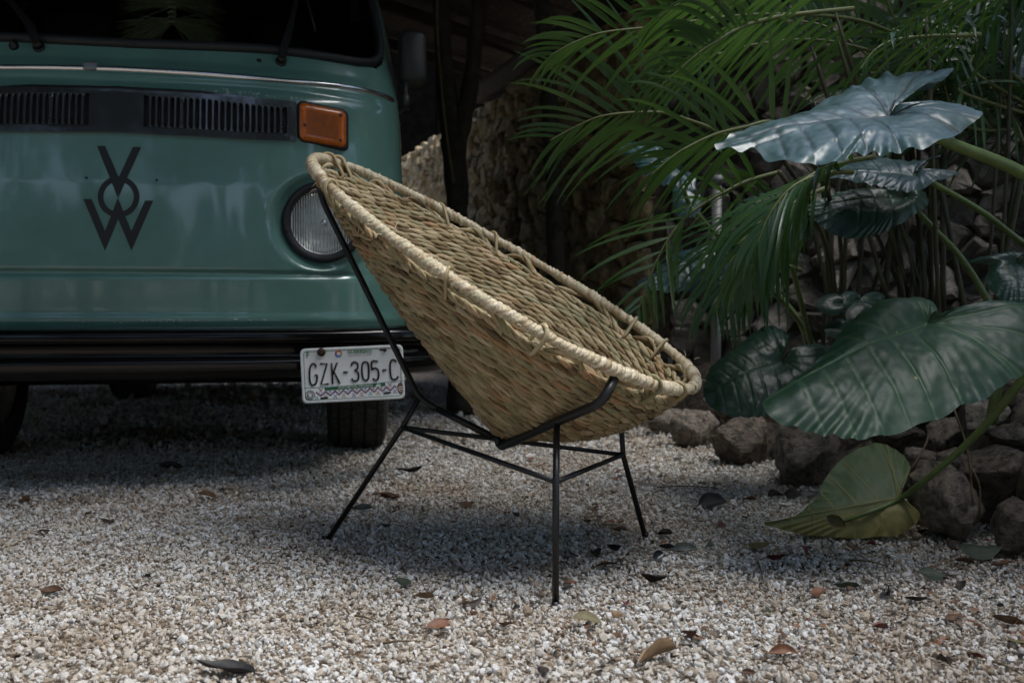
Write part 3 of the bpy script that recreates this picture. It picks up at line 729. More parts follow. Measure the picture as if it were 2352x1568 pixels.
# ---- grille
gt = [hit(*p, S_raw) for p in ((295, 205.5), (463, 214), (590, 229), (678, 237))]; gb = [hit(*p, S_raw) for p in ((295, 307), (379, 312), (568, 322), (678, 326))]
gx1 = (gt[-1].x + gb[-1].x) / 2
def zt(x): return float(np.interp(abs(x), [0] + [p.x for p in gt], [gt[0].z + .002] + [p.z for p in gt]))
def zb(x): return float(np.interp(abs(x), [0] + [p.x for p in gb], [gb[0].z] + [p.z for p in gb]))
gr = empty('grille', (0, 0, 0)); gr.parent = van
surf_panel(-gx1 + .01, gx1 - .01, lambda x: zb(x) + .006, lambda x: zt(x) - .006, .001, .004, 60, 2, 'mesh_backing', M['mesh_dark'], gr)
slot0, slot1 = .074, gx1 - .026
lo = lambda x: zb(x) + .019; hi_ = lambda x: zt(x) - .021
surf_panel(-gx1, gx1, lambda x: zt(x) - .021, zt, .002, .013, 60, 3, 'top_rail', M['black_paint'], gr, False)
surf_panel(-gx1, gx1, zb, lambda x: zb(x) + .019, .002, .013, 60, 3, 'bottom_rail', M['black_paint'], gr, False)
surf_panel(-slot0, slot0, lambda x: lo(x) - .001, lambda x: hi_(x) + .001, .002, .0130, 10, 4, 'centre_panel', M['black_paint'], gr, False)
for sgn in (1, -1):
    a, b = sorted((sgn * slot1, sgn * gx1)); surf_panel(a, b, lambda x: lo(x) - .001, lambda x: hi_(x) + .001, .002, .0130, 4, 4, 'end_panel', M['black_paint'], gr, False)
    ns = 23; pitch = (slot1 - slot0) / ns
    for k in range(1, ns):
        xc = slot0 + pitch * k; w0 = pitch * (.30 if k not in (6,) else .62) / 1; v = []; f = []
        # bar with flared ends so that the slots have rounded ends
        zs_ = [0, .03, .07, .13, .5, .87, .93, .97, 1]; hw = [.5, .38, .29, .25, .24, .25, .29, .38, .5]
        if k == 6: hw = [.5, .46, .44, .36, .30, .36, .44, .46, .5]
        for o, shr in ((.003, 1), (.0120, .95), (.0150, .50)):
            for t, h in zip(zs_, hw):
                z = lo(xc) + (hi_(xc) - lo(xc)) * t
                for e in (-1, 1): v.append(onS(sgn * (xc + e * h * pitch * shr), z, o))
        m = len(zs_) * 2
        for j in range(len(zs_) - 1):
            i = j * 2
            f.append((2 * m + i, 2 * m + i + 1, 2 * m + i + 3, 2 * m + i + 2))
            for l in (0, 1):
                f.append((l * m + i, (l + 1) * m + i, (l + 1) * m + i + 2, l * m + i + 2)); f.append((l * m + i + 1, l * m + i + 3, (l + 1) * m + i + 3, (l + 1) * m + i + 1))
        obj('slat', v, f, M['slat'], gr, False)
        if k == 6 or k == 22:
            for t in (.14, .86):
                if k == 22: t = .5 + (t - .5) * .75
                p = onS(sgn * xc, lo(xc) + (hi_(xc) - lo(xc)) * t, .013); n_ = nrm(sgn * xc, p.z)
                obj('screw', *tube([p, p + n_ * .004], .0045, 8), M['black_paint'], gr)
# ---- indicators
def rrect(w, h, r, n=5):
    out = []
    for cx, cy, a0 in ((w / 2 - r, h / 2 - r, 0), (-w / 2 + r, h / 2 - r, 90), (-w / 2 + r, -h / 2 + r, 180), (w / 2 - r, -h / 2 + r, 270)):
        for k in range(n + 1):
            a = R(a0 + 90 * k / n); out.append((cx + r * math.cos(a), cy + r * math.sin(a)))
    return out
i0, i1 = hit(688, 246, S_raw), hit(795, 334, S_raw)
ic = ((i0.x + i1.x) / 2, (i0.z + i1.z) / 2); iw, ih = (i1.x - i0.x), abs(i0.z - hit(688, 330, S_raw).z)
def ind_pt(mir):
    def fn(a, b, d):
        x = ic[0] + a; z = ic[1] + b - a * .10
        return (mir * x, S_raw(x, z) * .55 + .45 * S_raw(*ic) + .25 * a * .5 - d, z)
    return fn
def rings(name, ringlist, fn, m, par, cap=True):
    v = []; f = []; n = len(ringlist[0][0])
    for poly, d in ringlist: v += [fn(a, b, d) for a, b in poly]
    for j in range(len(ringlist) - 1):
        for i in range(n): f.append((j * n + i, j * n + (i + 1) % n, (j + 1) * n + (i + 1) % n, (j + 1) * n + i))
    if cap: f.append(tuple(range((len(ringlist) - 1) * n, len(ringlist) * n)))
    return obj(name, v, f, m, par)
for mir in (1, -1):
    fn = ind_pt(mir); ind = empty('indicator', (0, 0, 0)); ind.parent = van
    rings('housing', [(rrect(iw + .016, ih + .018, .018), -.035), (rrect(iw + .014, ih + .016, .018), .006), (rrect(iw + .002, ih + .004, .016), .008)], fn, M['rubber'], ind)
    rings('lens', [(rrect(iw, ih, .016), -.02), (rrect(iw, ih, .016), .018), (rrect(iw - .006, ih - .006, .014), .025), (rrect(iw - .03, ih - .03, .010), .0265)], fn, M['amber'], ind)
    mb = MB(); nr = 22
    for k in range(nr):
        a = -(iw - .046) / 2 + (iw - .046) * k / (nr - 1)
        mb.prism([(a - .0014, -(ih - .04) / 2), (a + .0014, -(ih - .04) / 2), (a + .0014, (ih - .04) / 2), (a - .0014, (ih - .04) / 2)], fn, .0262, .0285)
    mb.build('lens_ribs', M['amber_rib'], ind)
    for a, b in ((-iw / 2 + .016, -.012), (iw / 2 - .017, -ih / 2 + .018), (iw / 2 - .017, ih / 2 - .018)):
        mb = MB(); mb.prism([(a + .005 * math.cos(q), b + .005 * math.sin(q)) for q in np.linspace(0, 2 * math.pi, 11)[:-1]], fn, .025, .0275); mb.build('screw', M['bolt'], ind)
# ---- headlamps
for mir in (1, -1):
    hl = empty('headlamp', (0, 0, 0)); hl.parent = van
    yc = S_raw(HX, HZ) + .010
    def L3(v): return [(mir * HX + a, yc + b, HZ + c) for a, b, c in v]
    v, f = lathe([(.124, .012), (.123, -.014), (.118, -.021), (.109, -.022), (.102, -.017), (.0985, -.010), (.0975, .0)], 56); obj('rim', L3(v), f, M['rubber'], hl)
    v, f = lathe([(.0995, -.008)] + [(.098 * math.sin(t), -.008 - .020 * (math.cos(t) - math.cos(1.35)) / (1 - math.cos(1.35))) for t in np.linspace(1.35, .02, 14)], 56); obj('lens', L3(v), f, M['lens'], hl)
    v, f = lathe([(.0985, .0), (.094, .002), (.072, .030), (.045, .055), (.022, .066), (.001, .068)], 48); obj('reflector', L3(v), f, M['reflector'], hl)
    v, f = lathe([(.001, .020), (.012, .022), (.014, .032), (.010, .045), (.008, .066)], 20); obj('bulb', L3(v), f, M['chrome'], hl)
    mb = MB()
    for k in range(15):
        x = (k - 7) * .0108; h = math.sqrt(max(math.pow(.083, 2) - x * x, 0)) * .93; mb.tube([(mir * HX + x, yc - .0015, HZ - h), (mir * HX + x, yc - .0015 - .006 * (1 - (x / .09) ** 2), HZ), (mir * HX + x, yc - .0015, HZ + h)], .0011, 6)
    mb.build('lens_flutes', M['flute'], hl, True)
    for an in (195, 345):
        q = Vector((mir * HX + .112 * math.cos(R(an)), yc - .0215, HZ + .112 * math.sin(R(an)))); obj('screw', *tube([q, q + Vector((0, -.004, 0))], .005, 8), M['bolt'], hl)
# ---- emblem: V over O over W
def cp(x, y): return (x * .42113, y * .42113)
def emblem_piece(poly, name, holes=None):
    def fn(a, b, d):
        p = hit(*cp(a, b), S_raw); return p + nrm(p.x, p.z) * d
    mb = MB(); mb.prism(poly, fn, .0004, .0018); return mb
em = empty('emblem', (0, 0, 0)); em.parent = van
fnE = lambda a, b, d: (lambda p: p + nrm(p.x, p.z) * d)(hit(*cp(a, b), S_raw))
def quads(name, qs, top=.0018):
    mb = MB()
    for q in qs: mb.prism(q, fnE, .0004, top)
    mb.build(name, M['decal'], em)
quads('letter', [[(530, 797), (573, 797), (648, 968), (643, 1080)], [(648, 968), (725, 802), (770, 804), (645, 1080)]])
quads('letter', [[(455, 1086), (500, 1086), (573, 1260), (573, 1367)], [(573, 1260), (643, 1081), (645, 1195), (573, 1367)], [(643, 1081), (717, 1260), (717, 1367), (645, 1195)], [(717, 1260), (792, 1094), (836, 1095), (717, 1367)]], .0019)
v = []; f = []; n = 48
for r_, d in ((112, .0003), (114, .0015), (83, .0015), (85, .0003)):
    v += [fnE(647 + r_ * math.cos(2 * math.pi * k / n), 1074 + r_ * .985 * math.sin(2 * math.pi * k / n), d) for k in range(n)]
for j in range(3):
    for k in range(n): f.append((j * n + k, j * n + (k + 1) % n, (j + 1) * n + (k + 1) % n, (j + 1) * n + k))
obj('letter', v, f, M['decal'], em, False)
for px, py in ((198.5, 409), (360, 414)):
    p = hit(px, py, S_raw); obj('emblem_hole', *tube([p + Vector((0, -.0012, 0)), p + Vector((0, .002, 0))], .004, 10), M['decal'], van)
p = hit(595, 139.5, S_raw); obj('cowl_hole', *tube([p + nrm(p.x, p.z) * .0012, p - nrm(p.x, p.z) * .002], .0075, 12), M['decal'], van)
# flaked paint above the grille
rng = random.Random(4); mb = MB()
for _ in range(46):
    px = 462 + 222 * rng.random() ** 1.3; py = 207 + (px - 462) * .085 + rng.gauss(0, 2.6); s_ = rng.uniform(.8, 2.6)
    q = [(px + s_ * 1.2 * math.cos(a) * rng.uniform(.5, 1.3), py + s_ * math.sin(a) * rng.uniform(.5, 1.3)) for a in np.linspace(0, 2 * math.pi, 6)[:-1]]
    mb.prism(q, lambda a, b, d: (lambda p: p + nrm(p.x, p.z) * d)(hit(a, b, S_raw)), .0003, .0011)
for _ in range(30):
    px = rng.choice((rng.uniform(0, 620), rng.gauss(400, 60))); py = 741.5 - px * .012 + rng.gauss(0, 1.6); s_ = rng.uniform(.8, 2.4)
    q = [(px + s_ * 2.2 * math.cos(a) * rng.uniform(.5, 1.3), py + s_ * .8 * math.sin(a) * rng.uniform(.5, 1.3)) for a in np.linspace(0, 2 * math.pi, 6)[:-1]]
    mb.prism(q, lambda a, b, d: (lambda p: p + Vector((0, -d, 0)))(hit(a, b, S)), .0003, .0012)
tag(mb.build('paint_flakes', mat('bare_primer', (.42, .47, .46), .5, var=.3, vscale=200), van), kind='stuff')
# ---- wipers
def wiper(px, py, tops, name='wiper', bladepts=None):
    w = empty(name, (0, 0, 0)); w.parent = van
    p = hit(px, py, S_raw); n_ = nrm(p.x, p.z)
    mb = MB(); mb.tube([p - n_ * .004, p + n_ * .006], .017, 16); mb.tube([p + n_ * .006, p + n_ * .026], .0125, 16); mb.build('spindle', M['wiper'], w, True)
    q = p + n_ * .034; obj('nut', *tube([p + n_ * .026, q], .009, 6), M['bolt'], w, False)
    P = [p + n_ * .030]
    for a, b in tops: h = hit(a, b, S_raw); P.append(h + nrm(h.x, h.z) * .034)
    P.append(P[-1] + (P[-1] - P[-2]) * 1.1)
    v = []; f = []
    wd = [.011, .0125, .013, .008, .006, .005, .0045]
    for i, c in enumerate(P):
        t = (P[min(i + 1, len(P) - 1)] - P[max(i - 1, 0)]).normalized(); s = t.cross(n_).normalized(); ww = wd[min(i, 6)]
        v += [c + s * ww - n_ * .004, c + s * ww * .8 + n_ * .005, c - s * ww * .8 + n_ * .005, c - s * ww - n_ * .004]
    for i in range(len(P) - 1):
        for k in range(4): f.append((i * 4 + k, i * 4 + (k + 1) % 4, (i + 1) * 4 + (k + 1) % 4, (i + 1) * 4 + k))
    f += [(3, 2, 1, 0), tuple(range(len(v) - 4, len(v)))]
    obj('arm', v, f, M['wiper'], w, False)
    if bladepts:
        B_ = []
        for a, b in bladepts: h = hit(a, b, S_raw); B_.append(h + nrm(h.x, h.z) * .012)
        B_.insert(0, B_[0] + (B_[0] - B_[1]) * 3)
        obj('blade', *tube(B_, [.004] * (len(B_) - 1) + [.0025], 6), M['wiper'], w)
wiper(645, 143, [(649, 120), (655, 103), (667, 55), (678, 4)], bladepts=[(702, 4), (712, 40), (722, 78)])
wiper(90, 111, [(84, 98), (78, 78), (50, 40), (20, 6)])
p = hit(33, 108, S_raw); n_ = nrm(p.x, p.z); mb = MB(); mb.tube([p, p + n_ * .010, p + n_ * .012, p + n_ * .024], [.014, .013, .008, .006], 12); mb.build('washer_jet', M['wiper'], van, True)
# ---- wing mirrors
for mir in (1, -1):
    mi = empty('wing_mirror', (0, 0, 0)); mi.parent = van
    d = vray(948, 134); c = EYE_V + d * (3.46 / vray(948, 134).y if False else 3.40); c = Vector((mir * c.x, c.y, c.z))
    k = 3.40 / FPX; hw_, hh_ = 32 * k, 61 * k
    fnM = lambda a, b, dd: (c.x + a, c.y - dd, c.z + b)
    rings('housing', [(rrect(2 * hw_ - .004, 2 * hh_ - .004, .025), -.045), (rrect(2 * hw_, 2 * hh_, .026), -.02), (rrect(2 * hw_ - .004, 2 * hh_ - .004, .026), .012), (rrect(2 * hw_ - .03, 2 * hh_ - .03, .022), .026)], fnM, M['rubber'], mi)
    mb = MB(); mb.prism(rrect(2 * hw_ - .016, 2 * hh_ - .016, .02), fnM, -.0452, -.047); mb.build('mirror_glass', M['chrome'], mi)
    xs_ = c.x - mir * .026
    pts = fillet([(xs_, c.y - .01, c.z - hh_ + .01), (xs_, c.y, c.z - hh_ - .09), (xs_ - mir * .10, c.y + .03, c.z - hh_ - .10)], .03)
    obj('bracket', *tube(pts, .009, 10), M['rubber'], mi)
    obj('bracket_sleeve', *tube([(xs_, c.y - .004, c.z - hh_ - .035), (xs_, c.y - .001, c.z - hh_ - .085)], .015, 12), M['rubber'], mi)
# ---- bumper: one pressed blade with a sunk band between two ridges
def bump_section(x):
    # (forward, height) outline; heights from the photograph
    return [(.0, .488), (.055, .486), (.088, .478), (.098, .468), (.100, .450), (.094, .440), (.074, .436), (.070, .426), (.070, .404), (.076, .398), (.094, .395), (.099, .386), (.097, .362), (.085, .345), (.06, .338), (.0, .338)]
def make_bumper():
    xs_ = [(-.905 + 1.81 * k / 72) for k in range(73)]; v = []; f = []; m = len(bump_section(0))
    for x in xs_:
        q = min(abs(x) / .93, .9999); yb_ = -.012 + .44 * (1 - (1 - q ** 3.2) ** (1 / 3.2))
        sl = (.44 * q ** 2.2 * (1 - q ** 3.2) ** (1 / 3.2 - 1)) / .93; nx_, ny_ = math.copysign(sl, x) / math.hypot(1, sl), -1 / math.hypot(1, sl)
        for d_, z in bump_section(x): v.append((x + nx_ * d_ * .9, yb_ + ny_ * d_, z))
    for i in range(len(xs_) - 1):
        for k in range(m): f.append((i * m + k, i * m + (k + 1) % m, (i + 1) * m + (k + 1) % m, (i + 1) * m + k))
    f += [tuple(range(m)), tuple(range(len(v) - 1, len(v) - 1 - m, -1))]
    o = obj('bumper', v, f, M['bumper'], van); 
    bv = o.modifiers.new('edge_bevel', 'BEVEL'); bv.width = .003; bv.segments = 2; bv.limit_method = 'ANGLE'; bv.angle_limit = R(25)
    for x in (-.55, .55):
        mb = MB(); mb.box((x, .10, .40), (.06, .24, .05)); mb.build('bracket', M['dark'], o)
    return o
make_bumper()
# ---- wheels
def wheel(x, y):
    w = empty('wheel', (0, 0, 0)); w.parent = van; hw_ = .112; RT = .322
    def place(v): return [(x + b, y + a, RT + c) for a, b, c in v]
    gro = [-.062, -.022, .022, .062]
    prof = [(.20, -hw_ + .012), (.255, -hw_), (.292, -hw_ + .006), (.306, -hw_ + .016)]
    sx_ = -.078
    cells = []
    edges = [-.094, -.074, -.064, -.030, -.020, .020, .030, .064, .074, .094]
    for i in range(0, 10, 2):
        a, b = edges[i], edges[i + 1]; ra = RT - .9 * a * a * .9; rb = RT - .9 * b * b * .9
        prof += [(ra - .008, a - .0005), (ra, a), (RT - .9 * ((a + b) / 2) ** 2 * .9, (a + b) / 2), (rb, b), (rb - .008, b + .0005)]
    prof += [(.306, hw_ - .016), (.292, hw_ - .006), (.255, hw_), (.20, hw_ - .012)]
    nseg = 240
    def fn(r, j, k):
        yy = prof[j][1]
        if r > RT - .009 and k % 4 == int(abs(yy) * 60) % 4: return r - .005
        return r
    v, f = lathe(prof, nseg, fn); obj('tyre', place(v), f, M['tyre'], w, False)
    v, f = lathe([(.001, .03), (.08, .035), (.13, .02), (.15, .05), (.185, .07), (.203, .085), (.203, -.088)], 40); v = [(a, b if x > 0 else -b, c) for a, b, c in v]; obj('rim', place(v), f, M['reflector'], w)
    return w
for x in (-.69, .69):
    wheel(x, .93); wheel(x * .86, 3.33)
# ---- number plate, hung at a slight tilt by one bolt
def make_plate():
    c0 = to_van(at(811, 857, 2.80)); pl = empty('number_plate', (0, 0, 0)); pl.parent = van
    P4 = [to_van(at(px, py, Y)) for px, py, Y in ((689, 801, 2.775), (925, 791, 2.815), (695, 927, 2.775))]
    TL, ex, ey = P4[0], P4[1] - P4[0], P4[2] - P4[0]; n_ = ex.cross(ey).normalized()
    if n_.y > 0: n_ = -n_
    Wd, Hd = ex.length, ey.length
    def U(s, t, d): return TL + ex * s + ey * t + n_ * d
    tl, tr, bl = Vector((195, 370)), Vector((1805, 305)), Vector((240, 1235))
    det = (tr - tl).x * (bl - tl).y - (bl - tl).x * (tr - tl).y
    def st(cx, cy):
        d = Vector((cx, cy)) - tl; a, b = tr - tl, bl - tl
        return ((d.x * b.y - b.x * d.y) / det, (a.x * d.y - d.x * a.y) / det)
    def C(cx, cy, d=.002): s, t = st(cx, cy); return U(s, t, d)
    rr = [(a / Wd + .5, b / Hd + .5) for a, b in rrect(Wd, Hd, .014)]; ri = [(a / Wd + .5, b / Hd + .5) for a, b in rrect(Wd - .008, Hd - .008, .012)]
    rj = [(a / Wd + .5, b / Hd + .5) for a, b in rrect(Wd - .013, Hd - .013, .010)]
    rings('blank', [(rr, -.001), (rr, .0012), (ri, .0016), (rj, .0002)], U, M['plate'], pl)
    # green line inside the rim
    o1 = [(a / Wd + .5, b / Hd + .5) for a, b in rrect(Wd - .0165, Hd - .0165, .009)]; o2 = [(a / Wd + .5, b / Hd + .5) for a, b in rrect(Wd - .0195, Hd - .0195, .008)]
    rings('border_line', [(o1, .0006), (o2, .0006)], U, M['plate_green'], pl, False)
    def flat(name, polys, m, d=.0007, par=pl):
        mb = MB()
        for q in polys: mb.add([C(a, b, d) for a, b in q], [tuple(range(len(q)))])
        return mb.build(name, m, par)
    def line(pts, w):
        out = []
        for (a, b), (c, d) in zip(pts[:-1], pts[1:]):
            l = math.hypot(c - a, d - b) or 1; ox, oy = -(d - b) / l * w / 2, (c - a) / l * w / 2
            ex_, ey_ = (c - a) / l * w * .3, (d - b) / l * w * .3
            out.append([(a - ex_ + ox, b - ey_ + oy), (c + ex_ + ox, d + ey_ + oy), (c + ex_ - ox, d + ey_ - oy), (a - ex_ - ox, b - ey_ - oy)])
        return out
    # raised registration
    glyphs = [[(445, 660), (428, 618), (395, 606), (362, 636), (346, 720), (350, 860), (372, 928), (405, 940), (445, 915), (460, 860), (461, 787), (428, 789)],
              [(507, 606), (617, 600), (527, 930), (645, 921)], [(688, 592), (708, 924)], [(774, 585), (706, 775)], [(724, 730), (817, 916)], [(872, 742), (938, 738)],
              [(992, 640), (1012, 595), (1050, 581), (1085, 596), (1098, 642), (1090, 688), (1052, 714), (1092, 736), (1112, 790), (1104, 858), (1065, 881), (1022, 870), (1004, 838)],
              [(1213, 576), (1250, 592), (1267, 660), (1271, 780), (1262, 850), (1230, 871), (1195, 858), (1173, 800), (1163, 690), (1170, 612), (1190, 584), (1213, 576)],
              [(1410, 570), (1318, 575), (1323, 700), (1350, 680), (1388, 682), (1416, 716), (1428, 790), (1415, 850), (1386, 868), (1356, 860), (1343, 836)], [(1486, 712), (1549, 708)],
              [(1704, 584), (1678, 550), (1642, 549), (1613, 586), (1606, 660), (1616, 790), (1640, 850), (1685, 859), (1720, 840), (1735, 806)]]
    for g in glyphs:
        dense = [g[0]]
        pts = spline([Vector((a, b, 0)) for a, b in g], len(g) * 4) if len(g) > 5 else [Vector((a, b, 0)) for a, b in g]
        mb = MB(); P = [C(p.x, p.y, .0016) for p in pts]; mb.tube(P, .0027, 8); mb.build('character', M['plate_black'], pl, True)
    flat('green_band', [[(578, 978), (1530, 906), (1535, 966), (584, 1030)]], M['plate_green'], .0008)
    flat('rule_line', line([(255, 990), (580, 975)], 7) + line([(1530, 906), (1835, 884)], 7), M['plate_green'], .0008)
    # zig-zag cords and small diamond motifs
    zz = [(262, 1108), (330, 1060)] if False else []
    V = [(445, 1055), (525, 1108), (598, 1046), (672, 1104), (745, 1036), (808, 1094), (872, 1027), (948, 1085), (1014, 1017), (1090, 1078), (1152, 1008), (1226, 1068), (1290, 998), (1362, 1056), (1415, 988), (1492, 1046), (1550, 978), (1612, 1036), (1680, 966), (1712, 990)]
    for dy, m, w in ((-12, 'blue', 7), (0, 'red', 9), (12, 'purple', 7)): flat('zigzag', line([(a, b + dy) for a, b in V], w), M['p_' + m], .0009)
    def motif(cx, cy, up):
        out = []
        for dx, dy, s in ((-20, -18 * up, 13), (20, -18 * up, 13), (0, 4 * up, 15), (-17, 26 * up, 10), (17, 26 * up, 10)):
            out.append([(cx + dx - s, cy + dy), (cx + dx, cy + dy - s), (cx + dx + s, cy + dy), (cx + dx, cy + dy + s)])
        return out
    low = ['teal', 'orange', 'teal', 'gold', 'purple', 'red', 'teal', 'orange', 'teal', 'blue']
    cols = {}
    for (cx, cy), c in zip([(458, 1148), (592, 1130), (748, 1128), (882, 1118), (1038, 1108), (1160, 1098), (1298, 1088), (1418, 1080), (1548, 1070), (1690, 1058)], ['teal', 'orange', 'blue', 'gold', 'purple', 'red', 'teal', 'orange', 'teal', 'blue']): cols.setdefault(c, []).extend(motif(cx, cy, -1))
    for (cx, cy), c in zip([(522, 1022), (1605, 945)], ['red', 'red']): cols.setdefault(c, []).extend(motif(cx, cy, 1))
    for (cx, cy), c in zip([(670, 1046), (810, 1036), (945, 1024), (1085, 1014), (1220, 1006), (1348, 998), (1478, 990)], ['blue', 'orange', 'teal', 'gold', 'purple', 'red', 'gold']): cols.setdefault(c, []).extend([[(cx - 17, cy), (cx, cy - 17), (cx + 17, cy), (cx, cy + 17)]])
    for c, q in cols.items(): flat('woven_motif', q, M['p_' + c], .00085)
    circ = lambda cx, cy, r, n=26: [(cx + r * math.cos(2 * math.pi * k / n), cy + r * math.sin(2 * math.pi * k / n)) for k in range(n)]
    ring_ = lambda cx, cy, r, w: line(circ(cx, cy, r) + [circ(cx, cy, r)[0]], w)
    # round national seal: dark disc with an eagle-like bird, shield crest, round state logo
    flat('seal', [circ(356, 1100, 50)], M['p_grey'], .0010); flat('seal', ring_(356, 1100, 68, 14), M['p_grey'], .0010)
    flat('seal_bird', [[(318, 1085), (345, 1062), (378, 1072), (396, 1098), (372, 1092), (388, 1122), (352, 1136), (326, 1128), (346, 1104)], [(330, 1112), (318, 1130), (350, 1124)]], M['plate'], .0012)
    flat('crest', [[(1722, 962), (1744, 948), (1790, 944), (1818, 955), (1824, 1030), (1806, 1078), (1778, 1096), (1750, 1082), (1730, 1040)]], M['p_brown'], .0010)
    flat('crest_shield', [[(1742, 975), (1804, 970), (1806, 1030), (1776, 1066), (1748, 1036)]], M['plate'], .0012)
    flat('crest_band', [[(1748, 992), (1800, 988), (1802, 1004), (1750, 1008)]], M['p_ink'], .0013); flat('crest_band', [[(1756, 1020), (1798, 1016), (1792, 1044), (1764, 1048)]], M['p_red'], .0013)
    flat('crest_plume', [[(1728, 950), (1752, 918), (1770, 908), (1800, 926), (1814, 946), (1772, 940)]], M['p_brown'], .0011)
    for k, c in enumerate(('red', 'orange', 'gold', 'teal', 'blue', 'purple', 'red', 'orange')):
        a = R(-90 + k * 45 + 20); flat('logo_petal', [circ(795 + 40 * math.cos(a), 448 + 40 * math.sin(a), 21, 12)], M['p_' + c if k not in (0, 3, 4, 5) else 'p_' + ('red', 0, 0, 'blue', 'blue', 'blue')[k]], .0009)
    flat('logo_centre', [circ(795, 448, 27)], M['plate'], .0012); flat('logo_centre', [[(782, 440), (795, 452), (808, 438), (800, 462), (788, 462)]], M['p_grey'], .0013)
    # small car sign on the band
    flat('car_sign', [[(1384, 950), (1396, 945), (1405, 922), (1440, 920), (1452, 942), (1460, 946), (1460, 968), (1384, 974)]], M['plate'], .0011)
    flat('car_sign', [[(1408, 942), (1412, 930), (1436, 928), (1442, 940)]], M['plate_green'], .0013)
    # slots and bolts
    for a, b, c, d in ((525, 1152, 628, 1142), (1512, 1082, 1612, 1070)): flat('slot', line([(a, b), (c, d)], 30), M['plate_black'], .0012)
    flat('slot', line([(1445, 392), (1525, 388)], 26), M['plate_black'], .0012)
    obj('bolt', *tube([C(1520, 392, .0), C(1520, 392, .006)], .0055, 10), M['bolt'], pl)
    obj('bolt', *tube([C(527, 422, -.01), C(527, 422, .006)], .0118, 18), M['bolt'], pl); obj('bolt', *tube([C(527, 422, .006), C(527, 422, .011)], .0065, 6), M['bolt'], pl, False)
    # lettering
    def text(s, cx0, cy0, cx1, cy1, hpx, m, bold=0.):
        cu = bpy.data.curves.new('lettering', 'FONT'); cu.body = s; cu.size = 1; cu.offset = bold; cu.resolution_u = 3
        o = bpy.data.objects.new('lettering', cu); COL.objects.link(o)
        dg = bpy.context.evaluated_depsgraph_get(); me = bpy.data.meshes.new_from_object(o.evaluated_get(dg)); bpy.data.objects.remove(o)
        xs_ = [v.co.x for v in me.vertices]; ys_ = [v.co.y for v in me.vertices]; x0, x1 = min(xs_), max(xs_); yh = .70
        base = Vector((cx0, cy0)); dx = Vector((cx1 - cx0, cy1 - cy0)); upv = (Vector((tl.x - bl.x, tl.y - bl.y))).normalized() * hpx
        for v in me.vertices:
            q = base + dx * ((v.co.x - x0) / (x1 - x0)) + upv * (v.co.y / yh); v.co = C(q.x, q.y, .0011)
        link('lettering', me, m, pl)
    text('GUERRERO', 936, 448, 1316, 438, 54, M['plate_green'], .02)
    text('NOS NECESITA A TODOS', 946, 488, 1316, 472, 19, M['p_grey'], .008)
    text('F', 297, 512, 340, 508, 88, M['plate_green'], .015)
    text('AUTOMÓVIL PRIVADO', 790, 1002, 1336, 966, 33, M['plate'], .008)
    mb = MB(); q = C(1000, 600, -.006); mb.box((q.x, q.y + .02, q.z), (.2, .03, .08)); mb.build('plate_bracket', M['dark'], pl)
make_plate()

# ---- straw bow hanging behind the windscreen
def straw():
    Y = 3.22; c = at(395, 28, Y); root = empty('straw_ornament', c, 0, 'dried straw bow ornament hanging inside the van windscreen', 'ornament')
    rng = random.Random(9); k = Y / FPX
    for sx, sy, n in ((-1, 1, 150), (1, 1, 150), (-1, -1, 150), (1, -1, 150)):
        V_ = []; F_ = []; T_ = []
        for _ in range(n):
            a0 = rng.gauss(0, .28) + (.40 if sy > 0 else -.30); L_ = rng.uniform(80, 120) * k
            b = Vector((sx * 4 * k, rng.uniform(-.006, .006), (16 if sy > 0 else -22) * k + rng.uniform(-8, 8) * k))
            d = Vector((sx * math.cos(a0), rng.uniform(-.3, .3), math.sin(a0))); pts = [b + d * L_ * t + Vector((0, 0, -.03 * t * t)) for t in (0, .35, .7, 1)]
            v, f = tube(pts, [.0011, .001, .0008, .0003], 3, False); m = len(V_); V_ += v; F_ += [tuple(i + m for i in q) for q in f]; T_ += [rng.random()] * len(v)
        tag(obj('straw_tuft', V_, F_, M['straw'], root, tint=T_, uv=[(0, 0)] * len(V_)), kind='stuff')
    for j in range(6):
        z = (28 - j * 11) * k
        v, f = tube([Vector((.010 * math.cos(a), .012 * math.sin(a), z + .004 * a / 6)) for a in np.linspace(0, 2 * math.pi, 15)], .0045, 6); obj('binding', v, f, M['straw'], root, tint=[.8] * len(v), uv=[(0, 0)] * len(v))
straw()

# ------------------------------------------------------------------ woven chair on a black rod frame
CY = R(-20.9)
F_REAR, F_NEAR, F_FAR = gnd(747, 1243), gnd(1276, 1396), gnd(1483, 1233)
chair = empty('woven_chair', (-.027, 2.15, 0), 0, 'round woven palm leaf lounge chair on thin black metal legs', 'chair')
cu_ = Vector((math.cos(CY), math.sin(CY), 0)); cv_ = Vector((-math.sin(CY), math.cos(CY), 0))
TILT = .542
RC = Vector((-.027, 2.15, .625)); RU = cu_ * math.cos(TILT) + Vector((0, 0, -math.sin(TILT))); RV = cv_; RW = RU.cross(RV)
if RW.z > 0: RW = -RW                        # RW points down and back from the rim plane
RA, RB, RK, RE = .484, .380, .186, 2.135
def rim_xy(t):
    c, s = math.cos(t), math.sin(t)
    return RA * math.copysign(abs(c) ** (2 / RE), c), RB * math.copysign(abs(s) ** (2 / RE), s) * (1 + RK * c)
def rim_pt(t): x, y = rim_xy(t); return RC + RU * x + RV * y
APEX = at(1142, 998, 2.15)
d_ = APEX - RC; AX, AD = d_.dot(RU), d_.dot(RW)
